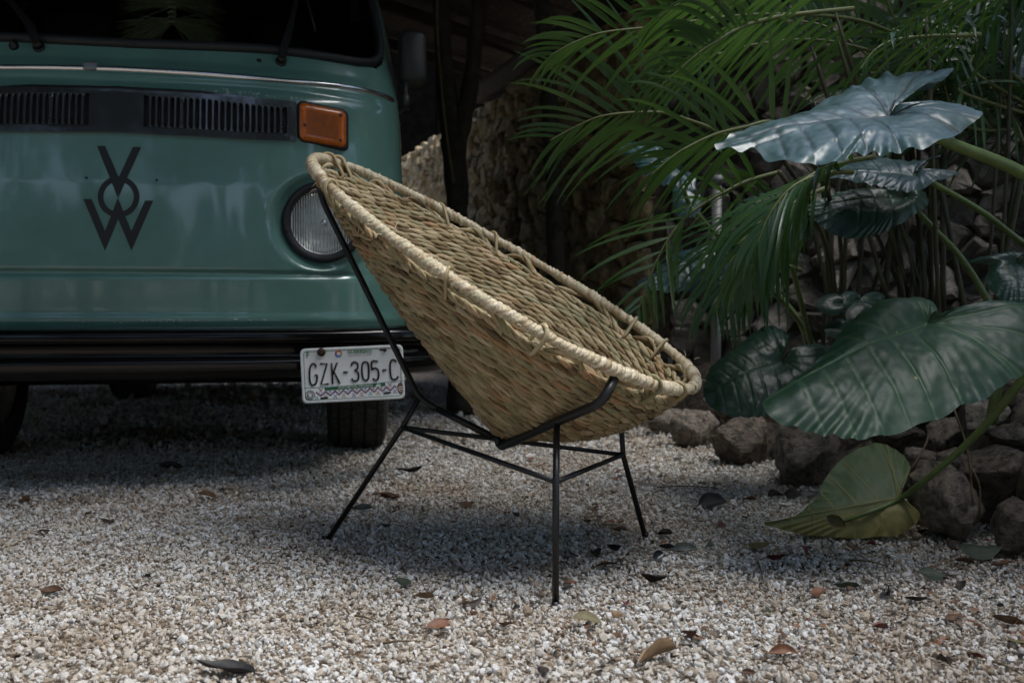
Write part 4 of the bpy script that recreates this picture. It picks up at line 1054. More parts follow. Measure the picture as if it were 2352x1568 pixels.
def shell(t, g):
    """t round the rim (0 = front), g from the bottom point (0) to the rim (1)"""
    x, y = rim_xy(t); c = math.cos(t)
    a = .82 - .22 * max(c, 0) + .13 * max(-c, 0)
    h = 1 - a * g - (1 - a) * g ** 4.5
    g2 = g + .02 * math.sin(math.pi * g)
    return RC + RU * (x * g2 + AX * (1 - g2)) + RV * (y * g2) + RW * (AD * h)
NT, NG = 240, 70
SH = np.array([[tuple(shell(2 * math.pi * i / NT, j / (NG - 1))) for j in range(NG)] for i in range(NT)])
ARC = np.concatenate([np.zeros((NT, 1)), np.cumsum(np.linalg.norm(np.diff(SH, axis=1), axis=2), axis=1)], axis=1)
LEN = ARC[:, -1]
dT = np.roll(SH, -1, axis=0) - np.roll(SH, 1, axis=0); dG = np.gradient(SH, axis=1)
NR = np.cross(dT, dG); NR /= np.linalg.norm(NR, axis=2, keepdims=True) + 1e-12
cen = np.array(RC); 
if np.mean(np.sum(NR[:, 30:] * (SH[:, 30:] - cen), axis=2)) < 0: NR = -NR
def at_arc(i, c):
    g = np.interp(c, ARC[i], np.arange(NG)); j = min(int(g), NG - 2); t = g - j
    p = SH[i, j] * (1 - t) + SH[i, j + 1] * t; n = NR[i, j] * (1 - t) + NR[i, j + 1] * t
    return p, n / (np.linalg.norm(n) + 1e-9)
def resample(P, Nn, step, closed):
    P = np.array(P); Nn = np.array(Nn)
    if closed: P = np.vstack([P, P[:1]]); Nn = np.vstack([Nn, Nn[:1]])
    s = np.concatenate([[0], np.cumsum(np.linalg.norm(np.diff(P, axis=0), axis=1))]); m = max(6, int(s[-1] / step)); q = np.linspace(0, s[-1], m + 1)
    return np.stack([np.interp(q, s, P[:, k]) for k in range(3)], 1), np.stack([np.interp(q, s, Nn[:, k]) for k in range(3)], 1), q
class Cords:
    def __init__(s): s.v = []; s.f = []; s.uv = []; s.t = []; s.n = 0
    def cord(s, P, Nn, q, rng, pitch=.072, off=.0040, ra=.0048, rt=.0070, hand=1, jit=.0016, sides=7, flat=1.0, tb=0.):
        """two leaf strands twisted into one cord along P"""
        T = np.gradient(P, axis=0); T /= np.linalg.norm(T, axis=1, keepdims=True) + 1e-12
        Nn = Nn - T * np.sum(Nn * T, axis=1, keepdims=True); Nn /= np.linalg.norm(Nn, axis=1, keepdims=True) + 1e-12
        Bn = np.cross(T, Nn); ph = rng.uniform(0, 6.28); m = len(P)
        ph = ph + hand * 2 * np.pi * q / pitch + .5 * np.sin(q * rng.uniform(5, 9) + ph)
        wob = jit * (np.sin(q * rng.uniform(20, 40) + rng.uniform(0, 6)) + .6 * np.sin(q * rng.uniform(60, 90)))
        for k in (0, 1):
            a = ph + k * np.pi; er = Nn * np.cos(a)[:, None] * flat + Bn * np.sin(a)[:, None]; et = -Nn * np.sin(a)[:, None] * flat + Bn * np.cos(a)[:, None]
            seg = np.floor((a + np.pi / 2) / (2 * np.pi)).astype(int); seg -= seg.min()
            rs = rng.uniform(.82, 1.16, seg.max() + 2); ts = np.clip(rng.beta(1.05, 1.05, seg.max() + 2) + tb, 0, 1)
            fr = ((a + np.pi / 2) / (2 * np.pi)) % 1.0
            w = rs[seg] * (.90 + .16 * np.sin(np.pi * fr)); C_ = P + er * off + Nn * wob[:, None]
            th = np.linspace(0, 2 * np.pi, sides, endpoint=False)
            V = C_[:, None, :] + er[:, None, :] * (ra * np.cos(th))[None, :, None] * w[:, None, None] + et[:, None, :] * (rt * np.sin(th))[None, :, None] * w[:, None, None]
            base = s.n; s.v.append(V.reshape(-1, 3)); s.n += m * sides
            i = np.arange(m - 1)[:, None]; jn = np.arange(sides)[None, :]
            f = np.stack([base + i * sides + jn, base + i * sides + (jn + 1) % sides, base + (i + 1) * sides + (jn + 1) % sides, base + (i + 1) * sides + jn], -1).reshape(-1, 4)
            s.f.append(f)
            u = np.repeat(q + rng.uniform(0, 50), sides); vv = np.tile(th / 6.283 * 4, m) + rng.uniform(0, 50); s.uv.append(np.stack([u, vv], 1)); s.t.append(np.repeat(ts[seg], sides))
    def build(s, name, m, parent):
        return obj(name, np.concatenate(s.v), np.concatenate(s.f), m, parent, True, parent.location if parent.parent is None else parent.parent.location, uv=np.concatenate(s.uv), tint=np.concatenate(s.t))
def make_seat():
    rng = np.random.default_rng(3); pitch_row = .0136; EDGE = .040
    Lm = LEN - EDGE; c = .016; row = 0
    seat = empty('woven_seat', (0, 0, 0)); seat.parent = chair
    while c < Lm.max() - .01:
        ok = [i for i in range(NT) if Lm[i] >= c]
        cc = Cords()
        if len(ok) >= NT:
            pts = [at_arc(i, c) for i in range(NT)]; P, Nn, q = resample([p for p, n in pts], [n for p, n in pts], .0075, True)
        else:
            # arc centred on the back (index NT/2), cut by the rim at both ends
            k = NT // 2; a = k
            while a > 0 and Lm[a - 1] >= c: a -= 1
            b = k
            while b < NT - 1 and Lm[b + 1] >= c: b += 1
            if b - a < 6: break
            pts = [at_arc(i, c) for i in range(a, b + 1)]; P, Nn, q = resample([p for p, n in pts], [n for p, n in pts], .0075, False)
        small = c < .05
        cc.cord(P, Nn, q, rng, pitch=.084 if not small else .05, hand=1, ra=.0047, rt=.0070, off=.0043, tb=rng.normal(0, .12))
        cc.build('woven_row', M['weave'], seat)
        c += pitch_row * rng.uniform(.95, 1.05); row += 1
    # border cord and scalloped cords that lash the weave to the rim
    for e, fl in ((.036, 1), ):
        pts = [at_arc(i, LEN[i] - e) for i in range(NT)]; P, Nn, q = resample([p for p, n in pts], [n for p, n in pts], .0075, True)
        cc = Cords(); cc.cord(P, Nn, q, rng, pitch=.08, ra=.0043, rt=.0062, off=.0037, tb=.05); cc.build('border_cord', M['weave'], seat)
    for ph in (0.0, ):
        pts = []
        for i in np.arange(0, NT, .5):
            i0 = int(i) % NT; t = 2 * math.pi * i / NT
            e = .026 + .016 * math.cos(t * 17 + 1.3 * math.sin(t * 3) + .8 * math.sin(t * 7) + ph); p, n = at_arc(i0, LEN[i0] - e); p2, n2 = at_arc((i0 + 1) % NT, LEN[(i0 + 1) % NT] - e); w = i - int(i)
            pts.append((p * (1 - w) + p2 * w, n))
        P, Nn, q = resample([p for p, n in pts], [n for p, n in pts], .006, True); cc = Cords(); cc.cord(P, Nn, q, rng, pitch=.08, ra=.0042, rt=.0060, off=.0036, jit=.003); cc.build('lashing_cord', M['weave'], seat)
    return seat
seat = make_seat()
def make_rim():
    rng = np.random.default_rng(8); n = 1500; sides = 16
    P = np.array([tuple(rim_pt(2 * math.pi * i / 400)) for i in range(400)]); Pr, _, q = resample(P, P * 0, .0017, True); m = len(Pr)
    T = np.gradient(Pr, axis=0); T[0] = T[-1] = Pr[1] - Pr[-2]; T /= np.linalg.norm(T, axis=1, keepdims=True)
    W_ = np.array(tuple(RW)); B = np.cross(T, W_); B /= np.linalg.norm(B, axis=1, keepdims=True)
    th = np.linspace(0, 2 * np.pi, sides, endpoint=False)
    # wraps of uneven width
    wid = .0098 * np.exp(rng.normal(0, .25, 600)); ed = np.concatenate([[0], np.cumsum(wid)]); ed = ed * (q[-1] / ed[np.searchsorted(ed, q[-1])])
    slant = .009
    s = q[:, None] + slant * np.sin(th)[None, :] + .0022 * np.sin(th * 2 + q[:, None] * 7)
    k = np.searchsorted(ed, s % q[-1]) - 1; fr = ((s % q[-1]) - ed[k]) / (ed[k + 1] - ed[k])
    hgt = rng.uniform(.6, 1.3, 700)[k]
    r = .0080 + .0042 * hgt * np.clip(np.sin(np.pi * np.clip(fr, 0, 1)), 0, 1) ** .42 + .0012 * np.sin(q * 13)[:, None] + .0010 * np.sin(q * 31 + 1)[:, None] + .0022 * (fr - .5) * hgt
    V = Pr[:, None, :] + B[:, None, :] * (np.cos(th)[None, :] * r)[..., None] + W_[None, None, :] * (np.sin(th)[None, :] * r)[..., None]
    i = np.arange(m - 1)[:, None]; j = np.arange(sides)[None, :]
    f = np.stack([i * sides + j, i * sides + (j + 1) % sides, (i + 1) * sides + (j + 1) % sides, (i + 1) * sides + j], -1).reshape(-1, 4)
    tn = rng.beta(1.5, 1.5, 700)[k]
    uv = np.stack([np.repeat(q, sides), np.tile(th, m)], 1)
    obj('wrapped_rim', V.reshape(-1, 3), f, M['wrap'], chair, True, chair.location, uv=uv, tint=tn.ravel())
    # loose lashings where the weave is tied to the rim
    lash = empty('lashings', (0, 0, 0)); lash.parent = chair
    for kk in range(11):
        t = 2 * math.pi * (kk + rng.uniform(-.45, .45)) / 11; i0 = int(t / (2 * math.pi) * NT) % NT; p = np.array(tuple(rim_pt(t))); e, nn = at_arc(i0, LEN[i0] - .040)
        tt = np.array(tuple(rim_pt(t + .02) - rim_pt(t - .02))); tt /= np.linalg.norm(tt); out = p - e; out /= np.linalg.norm(out); up = np.cross(tt, out)
        pts = []
        for a in np.linspace(0, 2 * np.pi, 22):
            ca, sa = math.cos(a), math.sin(a)
            q_ = p + out * .0150 * ca + up * .0150 * sa if ca > 0 else e + out * .010 * ca + up * .011 * sa
            pts.append(Vector(q_ + tt * .008 * sa))
        v, fc = tube(pts, rng.uniform(.0030, .0046), 6, False); obj('lashing', v, fc, M['weave'], lash, True, chair.location, uv=[(i_ // 6 * .004, (i_ % 6) * .1 + kk) for i_ in range(len(v))], tint=[float(rng.uniform(.2, .8))] * len(v))
    # frayed leaf ends
    mb = MB(); fr_ = []
    for kk in range(34):
        t = rng.uniform(0, 2 * np.pi); p = rim_pt(t) + RW * rng.uniform(-.012, .012); d = Vector(rng.normal(0, 1, 3)).normalized(); L_ = rng.uniform(.008, .024)
        mb.tube([p + d * .014, p + d * (.014 + L_ * .6), p + d * (.014 + L_) + Vector((0, 0, -.003))], [.0009, .0007, .0002], 3, False)
    v = mb.v; obj('frayed_ends', v, mb.f, M['wrap'], chair, True, chair.location, uv=[(0, 0)] * len(v), tint=[.6] * len(v))
make_rim()
def rod(name, pts, r, n=12): return obj(name, *tube(pts, r, n), M['frame'], chair, True, chair.location)
def axis_at(px, py):
    """point of the chair's upright middle plane seen at a pixel"""
    return on_plane(px, py, Vector((RC.x, RC.y, 0)), cv_)
def mirror(P):
    d = (P - RC).dot(cv_); return P - cv_ * (2 * d)
node = axis_at(963, 914); jr = axis_at(924, 981); apx = axis_at(1150, 1026)
back_top = axis_at(727, 420); back_bend = axis_at(741, 462)
lt = at(1279, 968, 1.86); bend = at(1383, 924, 1.76)
best = min((k for k in np.linspace(0, 2 * math.pi, 721)), key=lambda k: (px_of(rim_pt(k))[0] - 1412) ** 2 + (px_of(rim_pt(k))[1] - 874) ** 2)
rim_e = rim_pt(best) + RW * .012
footN = F_NEAR; footF = F_FAR
jn = at(1277, 1106, footN.y + (lt.y - footN.y) * .41)
rod('back_support', fillet([back_top + Vector((0, 0, .015)), back_bend, node, node + (apx - node) * .25], .03), .0070)
rod('seat_arm', fillet([node + (apx - node) * .22, apx + Vector((0, 0, .012)) + (node - apx).normalized() * .02], .01), .0080)
rod('leg', [F_REAR + Vector((0, 0, -.004)), jr, node], .0063)
ltF, bendF, jF = mirror(lt), mirror(bend), at(1431, 1044, F_FAR.y - .02)
rod('leg', [footN + Vector((0, 0, -.004)), jn, lt], .0063)
rod('leg', [F_FAR + Vector((0, 0, -.004)), jF, ltF], .0063)
cap_ = apx + cu_ * -.012 + Vector((0, 0, .028))
rod('seat_arm', fillet([cap_, apx, lt, bend, rim_e], .028, 6), .0092)
rod('seat_arm', fillet([cap_ + cv_ * .018, apx + cv_ * .018, ltF, bendF, mirror(rim_e)], .028, 6), .0092)
rod('stretcher', [jr, jn], .0052); rod('stretcher', [jr, jF], .0052); rod('stretcher', [jn, jF], .0052)
for p in (F_REAR, footN, F_FAR): rod('foot_cap', [p + Vector((0, 0, -.006)), p + Vector((0, 0, .012))], .0072)

# ------------------------------------------------------------------ palms
def leaflet_mesh(base, T, Sd, Nf, sgn, L, W, al, droop, rng, fold=.35, lift=.25):
    d = (T * math.cos(al) + Sd * sgn * math.sin(al) + Nf * lift).normalized(); K = 8; p = base.copy(); v = []; P = [p.copy()]; D = [d.copy()]
    curl = rng.uniform(-.10, .10)
    for k in range(K):
        d = (d + Vector((0, 0, -1)) * droop * (.15 + 1.7 * (k / K) ** 1.3) / K + Sd * curl / K).normalized(); p = p + d * (L / K); P.append(p.copy()); D.append(d.copy())
    f = []
    tw = rng.uniform(-.5, .5)
    for k in range(K + 1):
        s = k / K; w = W * min(1, (s * 5 + .18)) ** .8 * max(0, 1 - s ** 2.3) ** .8 * .5 + .0002
        b = D[k].cross(Nf)
        if b.length < .05: b = D[k].cross(Sd)
        b.normalize(); n = b.cross(D[k]); a = tw * s; b2 = b * math.cos(a) + n * math.sin(a); n2 = n * math.cos(a) - b * math.sin(a)
        v += [P[k] + b2 * w + n2 * w * fold * .6, P[k], P[k] - b2 * w + n2 * w * fold * .6]
    for k in range(K):
        f += [(k * 3, k * 3 + 1, k * 3 + 4, k * 3 + 3), (k * 3 + 1, k * 3 + 2, k * 3 + 5, k * 3 + 4)]
    return v, f
def frond(root, pts, n, L, W, side, m, seed, singles=True, droop=.9, al0=58, al1=24, r0=.0065, lift=.28, t0=.10, skip=None):
    rng = random.Random(seed); off = root.location
    P = spline(pts, 60); ob = obj('frond', *tube(P, list(np.linspace(r0, .0012, 60)), 7), M['rachis'], root, True, off)
    mb = MB()
    for i in range(n):
        for sgn in (1, -1):
            t = t0 + (1 - t0) * (i + (.25 if sgn > 0 else -.1) + rng.uniform(-.18, .18)) / n
            if not 0.02 < t < .995: continue
            k = min(int(t * 59), 58); u = t * 59 - k; b = P[k].lerp(P[k + 1], u); T = (P[k + 1] - P[max(k - 1, 0)]).normalized()
            Sd = (side - T * side.dot(T)).normalized(); Nf = T.cross(Sd); Nf = Nf if Nf.z > -.05 else -Nf
            q = (t - t0) / (1 - t0); al = R(al0 + (al1 - al0) * q + rng.uniform(-6, 6)); l = L * (.62 + .5 * max(0, math.sin(math.pi * min(1, q * 1.05 + .12)))) * (1 - .45 * max(0, q) ** 2.5) * rng.uniform(.88, 1.08)
            v, f = leaflet_mesh(b, T, Sd, Nf, sgn, l, W * rng.uniform(.85, 1.12) * (1 - .35 * max(0, q) ** 3), al, droop * rng.uniform(.7, 1.3), rng, lift=lift)
            if singles: obj('leaflet', v, f, m, ob, True, off)
            else: mb.add(v, f)
    if not singles:
        tag(obj('leaflets', mb.v, mb.f, m, ob, True, off), kind='stuff')
    return ob
def path(*a): return [at(x, y, Y) for x, y, Y in a]
def fanout(root, c, n, seed, spread, length, Lf, m, W=.016, up=.9, toward=None, nl=26):
    """background fronds arching out of a clump centre"""
    rng = random.Random(seed)
    for k in range(n):
        a = rng.uniform(*spread); l = length * rng.uniform(.75, 1.15); h = up * rng.uniform(.6, 1.2)
        d = Vector((math.cos(a), math.sin(a), 0)); b = Vector(c) + d * .05
        pts = [b, b + d * l * .25 + Vector((0, 0, h * .62)), b + d * l * .6 + Vector((0, 0, h)), b + d * l + Vector((0, 0, h * .78))]
        frond(root, pts, nl, Lf, W, Vector((-d.y, d.x, .35 * rng.uniform(-1, 1))), m, seed * 100 + k, False, 1.0, t0=.28)
def stems(root, ctr, n, seed, h, spread, tops):
    rng = random.Random(seed)
    for k in range(n):
        b = Vector(ctr) + Vector((rng.gauss(0, spread * .35), rng.gauss(0, spread * .35), -.05)); t = Vector(ctr) + Vector((rng.gauss(0, tops), rng.gauss(0, tops * .6), h * rng.uniform(.8, 1.1)))
        obj('stem', *tube(spline([b, b.lerp(t, .5) + Vector((rng.uniform(-.02, .02), 0, .02)), t], 8), [rng.uniform(.005, .009)] * 7 + [.003], 6), M['stem_dark'], root, True, root.location)

c1 = Vector((1.32, 2.75, .28))
pa = empty('palm', c1, 0, 'areca palm clump with bright green fronds arching over the top of the stone wall', 'palm', 'areca palms')
frond(pa, path((2060, 80, 2.95), (1985, 51, 2.85), (1908, 38, 2.78), (1776, 33, 2.7), (1658, 40, 2.62), (1519, 60, 2.56), (1391, 74, 2.5), (1322, 96, 2.48), (1263, 128, 2.46)), 25, 0.330, 0.0152, Vector((.15, -.55, .8)), M['palm'], 1, True, 1.0)
frond(pa, path((1960, 20, 2.65), (1809, 36, 2.55), (1737, 51, 2.5), (1688, 70, 2.46), (1647, 95, 2.43), (1609, 118, 2.4), (1560, 160, 2.38), (1510, 205, 2.36)), 21, 0.330, 0.0152, Vector((.5, -.35, .75)), M['palm'], 2, True, 1.0)
frond(pa, path((1990, -60, 2.5), (1850, -50, 2.42), (1700, -30, 2.36), (1580, 0, 2.32), (1510, 40, 2.3)), 19, 0.297, 0.0148, Vector((.3, -.6, .7)), M['palm'], 3, True, .7)
frond(pa, path((2080, 140, 3.05), (1900, 95, 3.05), (1750, 100, 3.0), (1600, 140, 2.95), (1480, 190, 2.95)), 18, 0.308, 0.0139, Vector((.3, -.3, .8)), M['palm_dark'], 4, True, 1.0)
for k, (a, b) in enumerate((((2100, 210, 3.1), (1700, 60, 3.3)), ((2120, 180, 3.0), (1900, -120, 2.9)), ((2140, 160, 3.1), (2100, -160, 2.9)))):
    frond(pa, [Vector(c1) + Vector((.05 * k, .1, .9)), at(*a), (at(*a) + at(*b)) / 2 + Vector((0, 0, .1)), at(*b)], 24, .28, .016, Vector((.6, -.3, .5)), M['palm_dark'], 40 + k, False, 1.0)
stems(pa, c1, 9, 5, 1.2, .14, .22)

c2 = Vector((1.02, 3.15, .26))
pb = empty('palm', c2, 0, 'areca palm with long drooping fronds in front of the grey pipe', 'palm', 'areca palms')
frond(pb, path((1776, 330, 2.8), (1663, 310, 2.75), (1622, 290, 2.72), (1532, 261, 2.7), (1476, 258, 2.68), (1422, 261, 2.66), (1371, 270, 2.65), (1314, 295, 2.64), (1263, 323, 2.62)), 18, 0.374, 0.0139, Vector((.25, -.35, .85)), M['palm_dark'], 11, True, .75)
frond(pb, path((1850, 330, 2.45), (1776, 282, 2.4), (1711, 292, 2.38), (1642, 309, 2.36), (1583, 336, 2.34), (1545, 359, 2.33), (1494, 402, 2.32)), 15, 0.297, 0.0148, Vector((.25, -.5, .8)), M['palm'], 12, True, .9)
frond(pb, path((1790, 395, 2.8), (1720, 415, 2.78), (1669, 439, 2.76), (1596, 482, 2.74), (1547, 531, 2.72), (1508, 599, 2.7), (1479, 672, 2.68), (1462, 725, 2.67)), 14, 0.308, 0.0148, Vector((.85, -.1, .5)), M['palm'], 13, True, .55, 62, 26)
frond(pb, path((2010, 360, 2.4), (1930, 375, 2.38), (1860, 405, 2.36), (1790, 460, 2.34), (1745, 520, 2.32), (1720, 590, 2.3), (1705, 640, 2.3)), 15, 0.286, 0.0152, Vector((.8, -.3, .3)), M['palm'], 14, True, 1.6, 50, 20, lift=0)
frond(pb, path((1820, 450, 2.9), (1740, 470, 2.9), (1660, 540, 2.88), (1610, 640, 2.86)), 12, 0.308, 0.0131, Vector((.7, -.3, .4)), M['palm_dark'], 15, False, 1.4)
frond(pb, path((1840, 620, 2.8), (1790, 610, 2.75), (1730, 650, 2.72), (1690, 730, 2.7)), 10, 0.242, 0.0123, Vector((.7, -.3, .3)), M['palm_dark'], 16, False, 1.5)
for b_ in ((1790, 395, 2.62), (1850, 330, 2.45), (1776, 330, 2.8), (1820, 450, 2.9)):
    q = at(*b_); obj('stem', *tube(spline([Vector(c2), (Vector(c2) + q) / 2 + Vector((.06, .02, .12)), q], 14), .0065, 7), M['stem_dark'], pb, True, pb.location)
stems(pb, c2, 8, 6, .8, .10, .12)

frond(pb, path((1960, 395, 2.3), (1890, 400, 2.28), (1820, 430, 2.26), (1770, 490, 2.25), (1740, 560, 2.24)), 13, .30, .0150, Vector((.8, -.3, .2)), M['palm_dark'], 17, True, 2.4, 48, 16, lift=0)
frond(pb, path((1900, 430, 2.55), (1820, 470, 2.52), (1760, 560, 2.5), (1722, 660, 2.5)), 14, .28, .0145, Vector((.8, -.3, .2)), M['palm_dark'], 18, True, 2.2, 48, 16, lift=0)
frond(pb, path((1760, 500, 2.75), (1700, 560, 2.73), (1660, 650, 2.72), (1640, 720, 2.72)), 12, .24, .0140, Vector((.8, -.3, .2)), M['palm_dark'], 19, False, 2.0, 50, 18, lift=0)
c3 = Vector((1.62, 2.95, .28))
pc = empty('palm', c3, 0, 'shadowed areca palm at the right whose pale leaflets hang above the glossy blue green leaf', 'palm', 'areca palms')
frond(pc, path((2250, 80, 2.42), (2200, 82, 2.40), (2130, 84, 2.38), (2057, 92, 2.36), (2010, 115, 2.34), (1975, 160, 2.33)), 11, 0.220, 0.0143, Vector((.3, -.8, .3)), M['palm_dark'], 21, True, 1.7, 75, 35, lift=0)
frond(pc, path((2420, -60, 2.2), (2340, -45, 2.2), (2240, -20, 2.2), (2150, 15, 2.2), (2080, 70, 2.2)), 14, 0.220, 0.0139, Vector((.3, -.8, .4)), M['palm_dark'], 22, False, 1.5)
for k in range(9):
    rng = random.Random(70 + k); a = (rng.uniform(2120, 2380), rng.uniform(60, 300), rng.uniform(2.7, 3.2)); b = (rng.uniform(1930, 2420), rng.uniform(-40, 420), rng.uniform(2.6, 3.3))
    frond(pc, [Vector(c3) + Vector((0, 0, .8)), at(*a), (at(*a) + at(*b)) / 2 + Vector((0, 0, .12)), at(*b)], 22, .24, .014, Vector((rng.uniform(-1, 1), -.4, rng.uniform(-.5, .8))), M['palm_dark'], 700 + k, False, 1.2)
fanout(pc, c3 + Vector((.1, .1, 1.0)), 9, 31, (0, 6.28), 1.0, .26, M['palm_dark'], up=.8)
stems(pc, at(2085, 690, 3.0) * 1.0, 20, 7, .75, .16, .16)
for px_, py_, Y_ in ((2260, 130, 2.8), (2300, 200, 2.9), (2180, 120, 2.9)):
    q = at(px_, py_, Y_); obj('stem', *tube(spline([Vector(c3), (Vector(c3) + q) / 2 + Vector((.05, 0, .1)), q], 12), .007, 7), M['rachis'], pc, True, pc.location)

# ------------------------------------------------------------------ big heart-shaped leaves
def dense(px, n=260):
    P = [Vector((a, b, 0)) for a, b in px]; d = [0]
    for a, b in zip(P[:-1], P[1:]): d.append(d[-1] + (b - a).length)
    sp_ = []
    m = len(P)
    PP = [P[0] * 2 - P[1]] + P + [P[-1] * 2 - P[-2]]
    for i in range(n):
        s = d[-1] * i / (n - 1); k = max(j for j in range(m - 1) if d[j] <= s + 1e-6); t = (s - d[k]) / max(d[k + 1] - d[k], 1e-6)
        a, b, c, e = PP[k:k + 4]; sp_.append(.5 * ((2 * b) + (c - a) * t + (2 * a - 5 * b + 4 * c - e) * t * t + (3 * b - a - 3 * c + e) * t ** 3))
    return [(p.x, p.y) for p in sp_]
def ear_leaf(root, joint, margin, tip_i, Yj, nrm_, m, bulge=.02, droop=0., ruffle=.006, nv=7, seed=0, vein_w=.010, vdepth=.0028, margin_Y=None, nr=72, na_=420, yellow=None, name='leaf', flip=False):
    """a blade spanned between its stalk joint and its margin; margin runs lobe - tip - lobe"""
    rng = random.Random(seed); n_ = Vector(nrm_).normalized(); J = at(joint[0], joint[1], Yj)
    mg = dense(margin, na_); na = len(mg); tipf = None
    tp = margin[tip_i]; ti = min(range(na), key=lambda i: (mg[i][0] - tp[0]) ** 2 + (mg[i][1] - tp[1]) ** 2)
    Mg = []
    for i, (a, b) in enumerate(mg):
        P = on_plane(a, b, J, n_)
        if margin_Y is not None: P = at(a, b, margin_Y(a, b))
        Mg.append(P)
    U = (Mg[ti] - J); Ln = U.length; ks = min(1.0, Ln / .42); vdepth *= ks; U.normalize(); V_ = n_.cross(U).normalized()
    v = [tuple(J)]; vein = [1.0]; f = []
    uvl = [((P - J).dot(U) / Ln, (P - J).dot(V_) / Ln) for P in Mg]
    heads = np.linspace(-.02, .80, nv)
    def veins(u, w):
        d = abs(w) * 1.0; e = 1.0
        best = (d / (vein_w * (1.25 - .9 * min(max(u, 0), 1)))) if u > -.03 else 9
        for h in heads:
            # side veins sweep from the midrib towards the tip
            uc = h + .34 * abs(w) ** 1.15 * (1.0 - .9 * max(0, .3 - h)) - (.62 * abs(w) if h < .05 else 0) * .6
            best = min(best, abs(u - uc) * .86 / (vein_w * .55 * (1 - min(.8, abs(w) * 1.1))))
        if u < .1:
            # basal ribs into the lobes
            for k in (-.55, -1.05, -2.2, .35, 1.2):
                pass
            ang = math.atan2(abs(w), u)
            for a0 in (1.85, 2.3, 2.72):
                r_ = math.hypot(u, w); best = min(best, r_ * abs(ang - a0) / (vein_w * .6))
        return best
    for i in range(na):
        P = Mg[i]; a = 2 * math.pi * i / na
        for k in range(1, nr + 1):
            r = k / nr; Q = J.lerp(P, r); u, w = uvl[i][0] * r, uvl[i][1] * r
            dv = veins(u, w); g = math.exp(-dv * dv)
            z = bulge * math.sin(math.pi * r) - g * vdepth * 1.0
            # quilted blade between the veins, ruffled edge
            z += ks * (.0022 * min(dv / 6, 1.0) * math.sin(math.pi * min(r, .9)) + .009 * noise.noise(Vector((u * 4 + seed, w * 4, 0))) * r * (1 - r) * 4 + .0026 * r * noise.noise(Vector((u * 11 + seed, w * 11, 3))) + .0013 * noise.noise(Vector((u * 26 + seed, w * 20, 9))))
            z += ks * ruffle * r ** 6 * math.sin(a * 26 + 3.5 * math.sin(a * 4 + seed))
            z -= droop * (w * w) * Ln
            Q = Q + n_ * z
            v.append(tuple(Q)); yy = 0 if yellow is None else yellow(joint[0] + (mg[i][0] - joint[0]) * r, joint[1] + (mg[i][1] - joint[1]) * r); vein.append(min(1, max(g * (1.0 if yellow is None else .6), yy)))
    for i in range(na - 1):
        b, c = 1 + i * nr, 1 + (i + 1) * nr; f.append((0, b, c))
        for k in range(nr - 1): f.append((b + k, b + k + 1, c + k + 1, c + k))
    return obj(name, v, f, m, root, True, root.location, vein=vein), J
def stalk(root, pts, r, parent=None, m=None):
    rr = list(np.linspace(r[0], r[1], 26)); return obj('stalk', *tube(spline(pts, 26), rr, 10), m or M['petiole'], parent or root, True, root.location)
def cd(k, sx, ox, oy): return [(ox + a * sx, oy + b * sx) for a, b in k]

LA = cd([(1740, 510), (1790, 455), (1850, 430), (1920, 410), (1985, 375), (2022, 325), (1985, 320), (1940, 335), (1880, 340), (1820, 335), (1775, 358), (1715, 345), (1650, 370), (1600, 378), (1560, 405), (1480, 440), (1350, 515), (1200, 570), (1050, 610), (950, 650), (895, 695),
         (1000, 710), (1070, 705), (1110, 725), (1150, 755), (1230, 760), (1290, 775), (1360, 765), (1450, 775), (1530, 735), (1600, 725), (1650, 720), (1700, 730), (1760, 715), (1850, 700), (1940, 680), (2010, 645), (2090, 590), (2150, 560), (2150, 535), (2080, 495), (2040, 515), (1950, 515), (1850, 522), (1770, 535)], .48727, 1205.8, 0)
ea = empty('elephant_ear_plant', (1.25, 2.25, .28), 0, 'elephant ear plant with a big glossy blue green leaf on a thick pale stalk', 'plant', 'elephant ear plants')
lf, J = ear_leaf(ea, (2043, 266), LA, 20, 2.0, (-.12, -.42, .90), M['ear_blue'], .016, .0, .005, 7, 1, .016, .0016)
pe = [J + Vector((0, 0, -.012)), on_plane(2110, 296, J + Vector((0, 0, -.035)), Vector((0, 1, .1))), at(2190, 332, 2.02), at(2352, 400, 2.06), at(2480, 500, 2.12), Vector((1.40, 2.3, .28))]
stalk(ea, pe, (.0085, .016), lf)

LB = cd([(1590, 262), (1640, 215), (1635, 180), (1590, 148), (1500, 130), (1400, 125), (1320, 145), (1240, 195), (1170, 240), (1095, 310), (1060, 370), (1000, 440), (930, 510), (840, 585), (740, 650), (648, 715), (668, 800), (750, 845), (850, 870), (950, 900), (1060, 905), (1150, 925), (1240, 915), (1330, 895), (1430, 880), (1530, 840), (1640, 800), (1730, 760), (1800, 715), (1890, 700), (1950, 660), (2030, 600), (2132, 545), (2260, 470), (2400, 360), (2420, 240), (2300, 170), (2132, 163), (2030, 155), (1900, 180), (1800, 210), (1680, 255)], .4029, 1493, 631.6)
eb = empty('elephant_ear_plant', (1.12, 2.35, .28), 0, 'elephant ear plant with a huge green leaf above a wilted leaf on the gravel', 'plant', 'elephant ear plants')
lf, J = ear_leaf(eb, (2130, 742), LB, 15, 2.02, (-.10, -.66, .74), M['ear_green'], .022, .10, .004, 7, 2, .014, .0020)
stalk(eb, [J + Vector((0, .01, -.012)), J + Vector((.05, .06, -.10)), Vector((1.14, 2.32, .50)), Vector((1.16, 2.4, .26))], (.008, .014), lf)
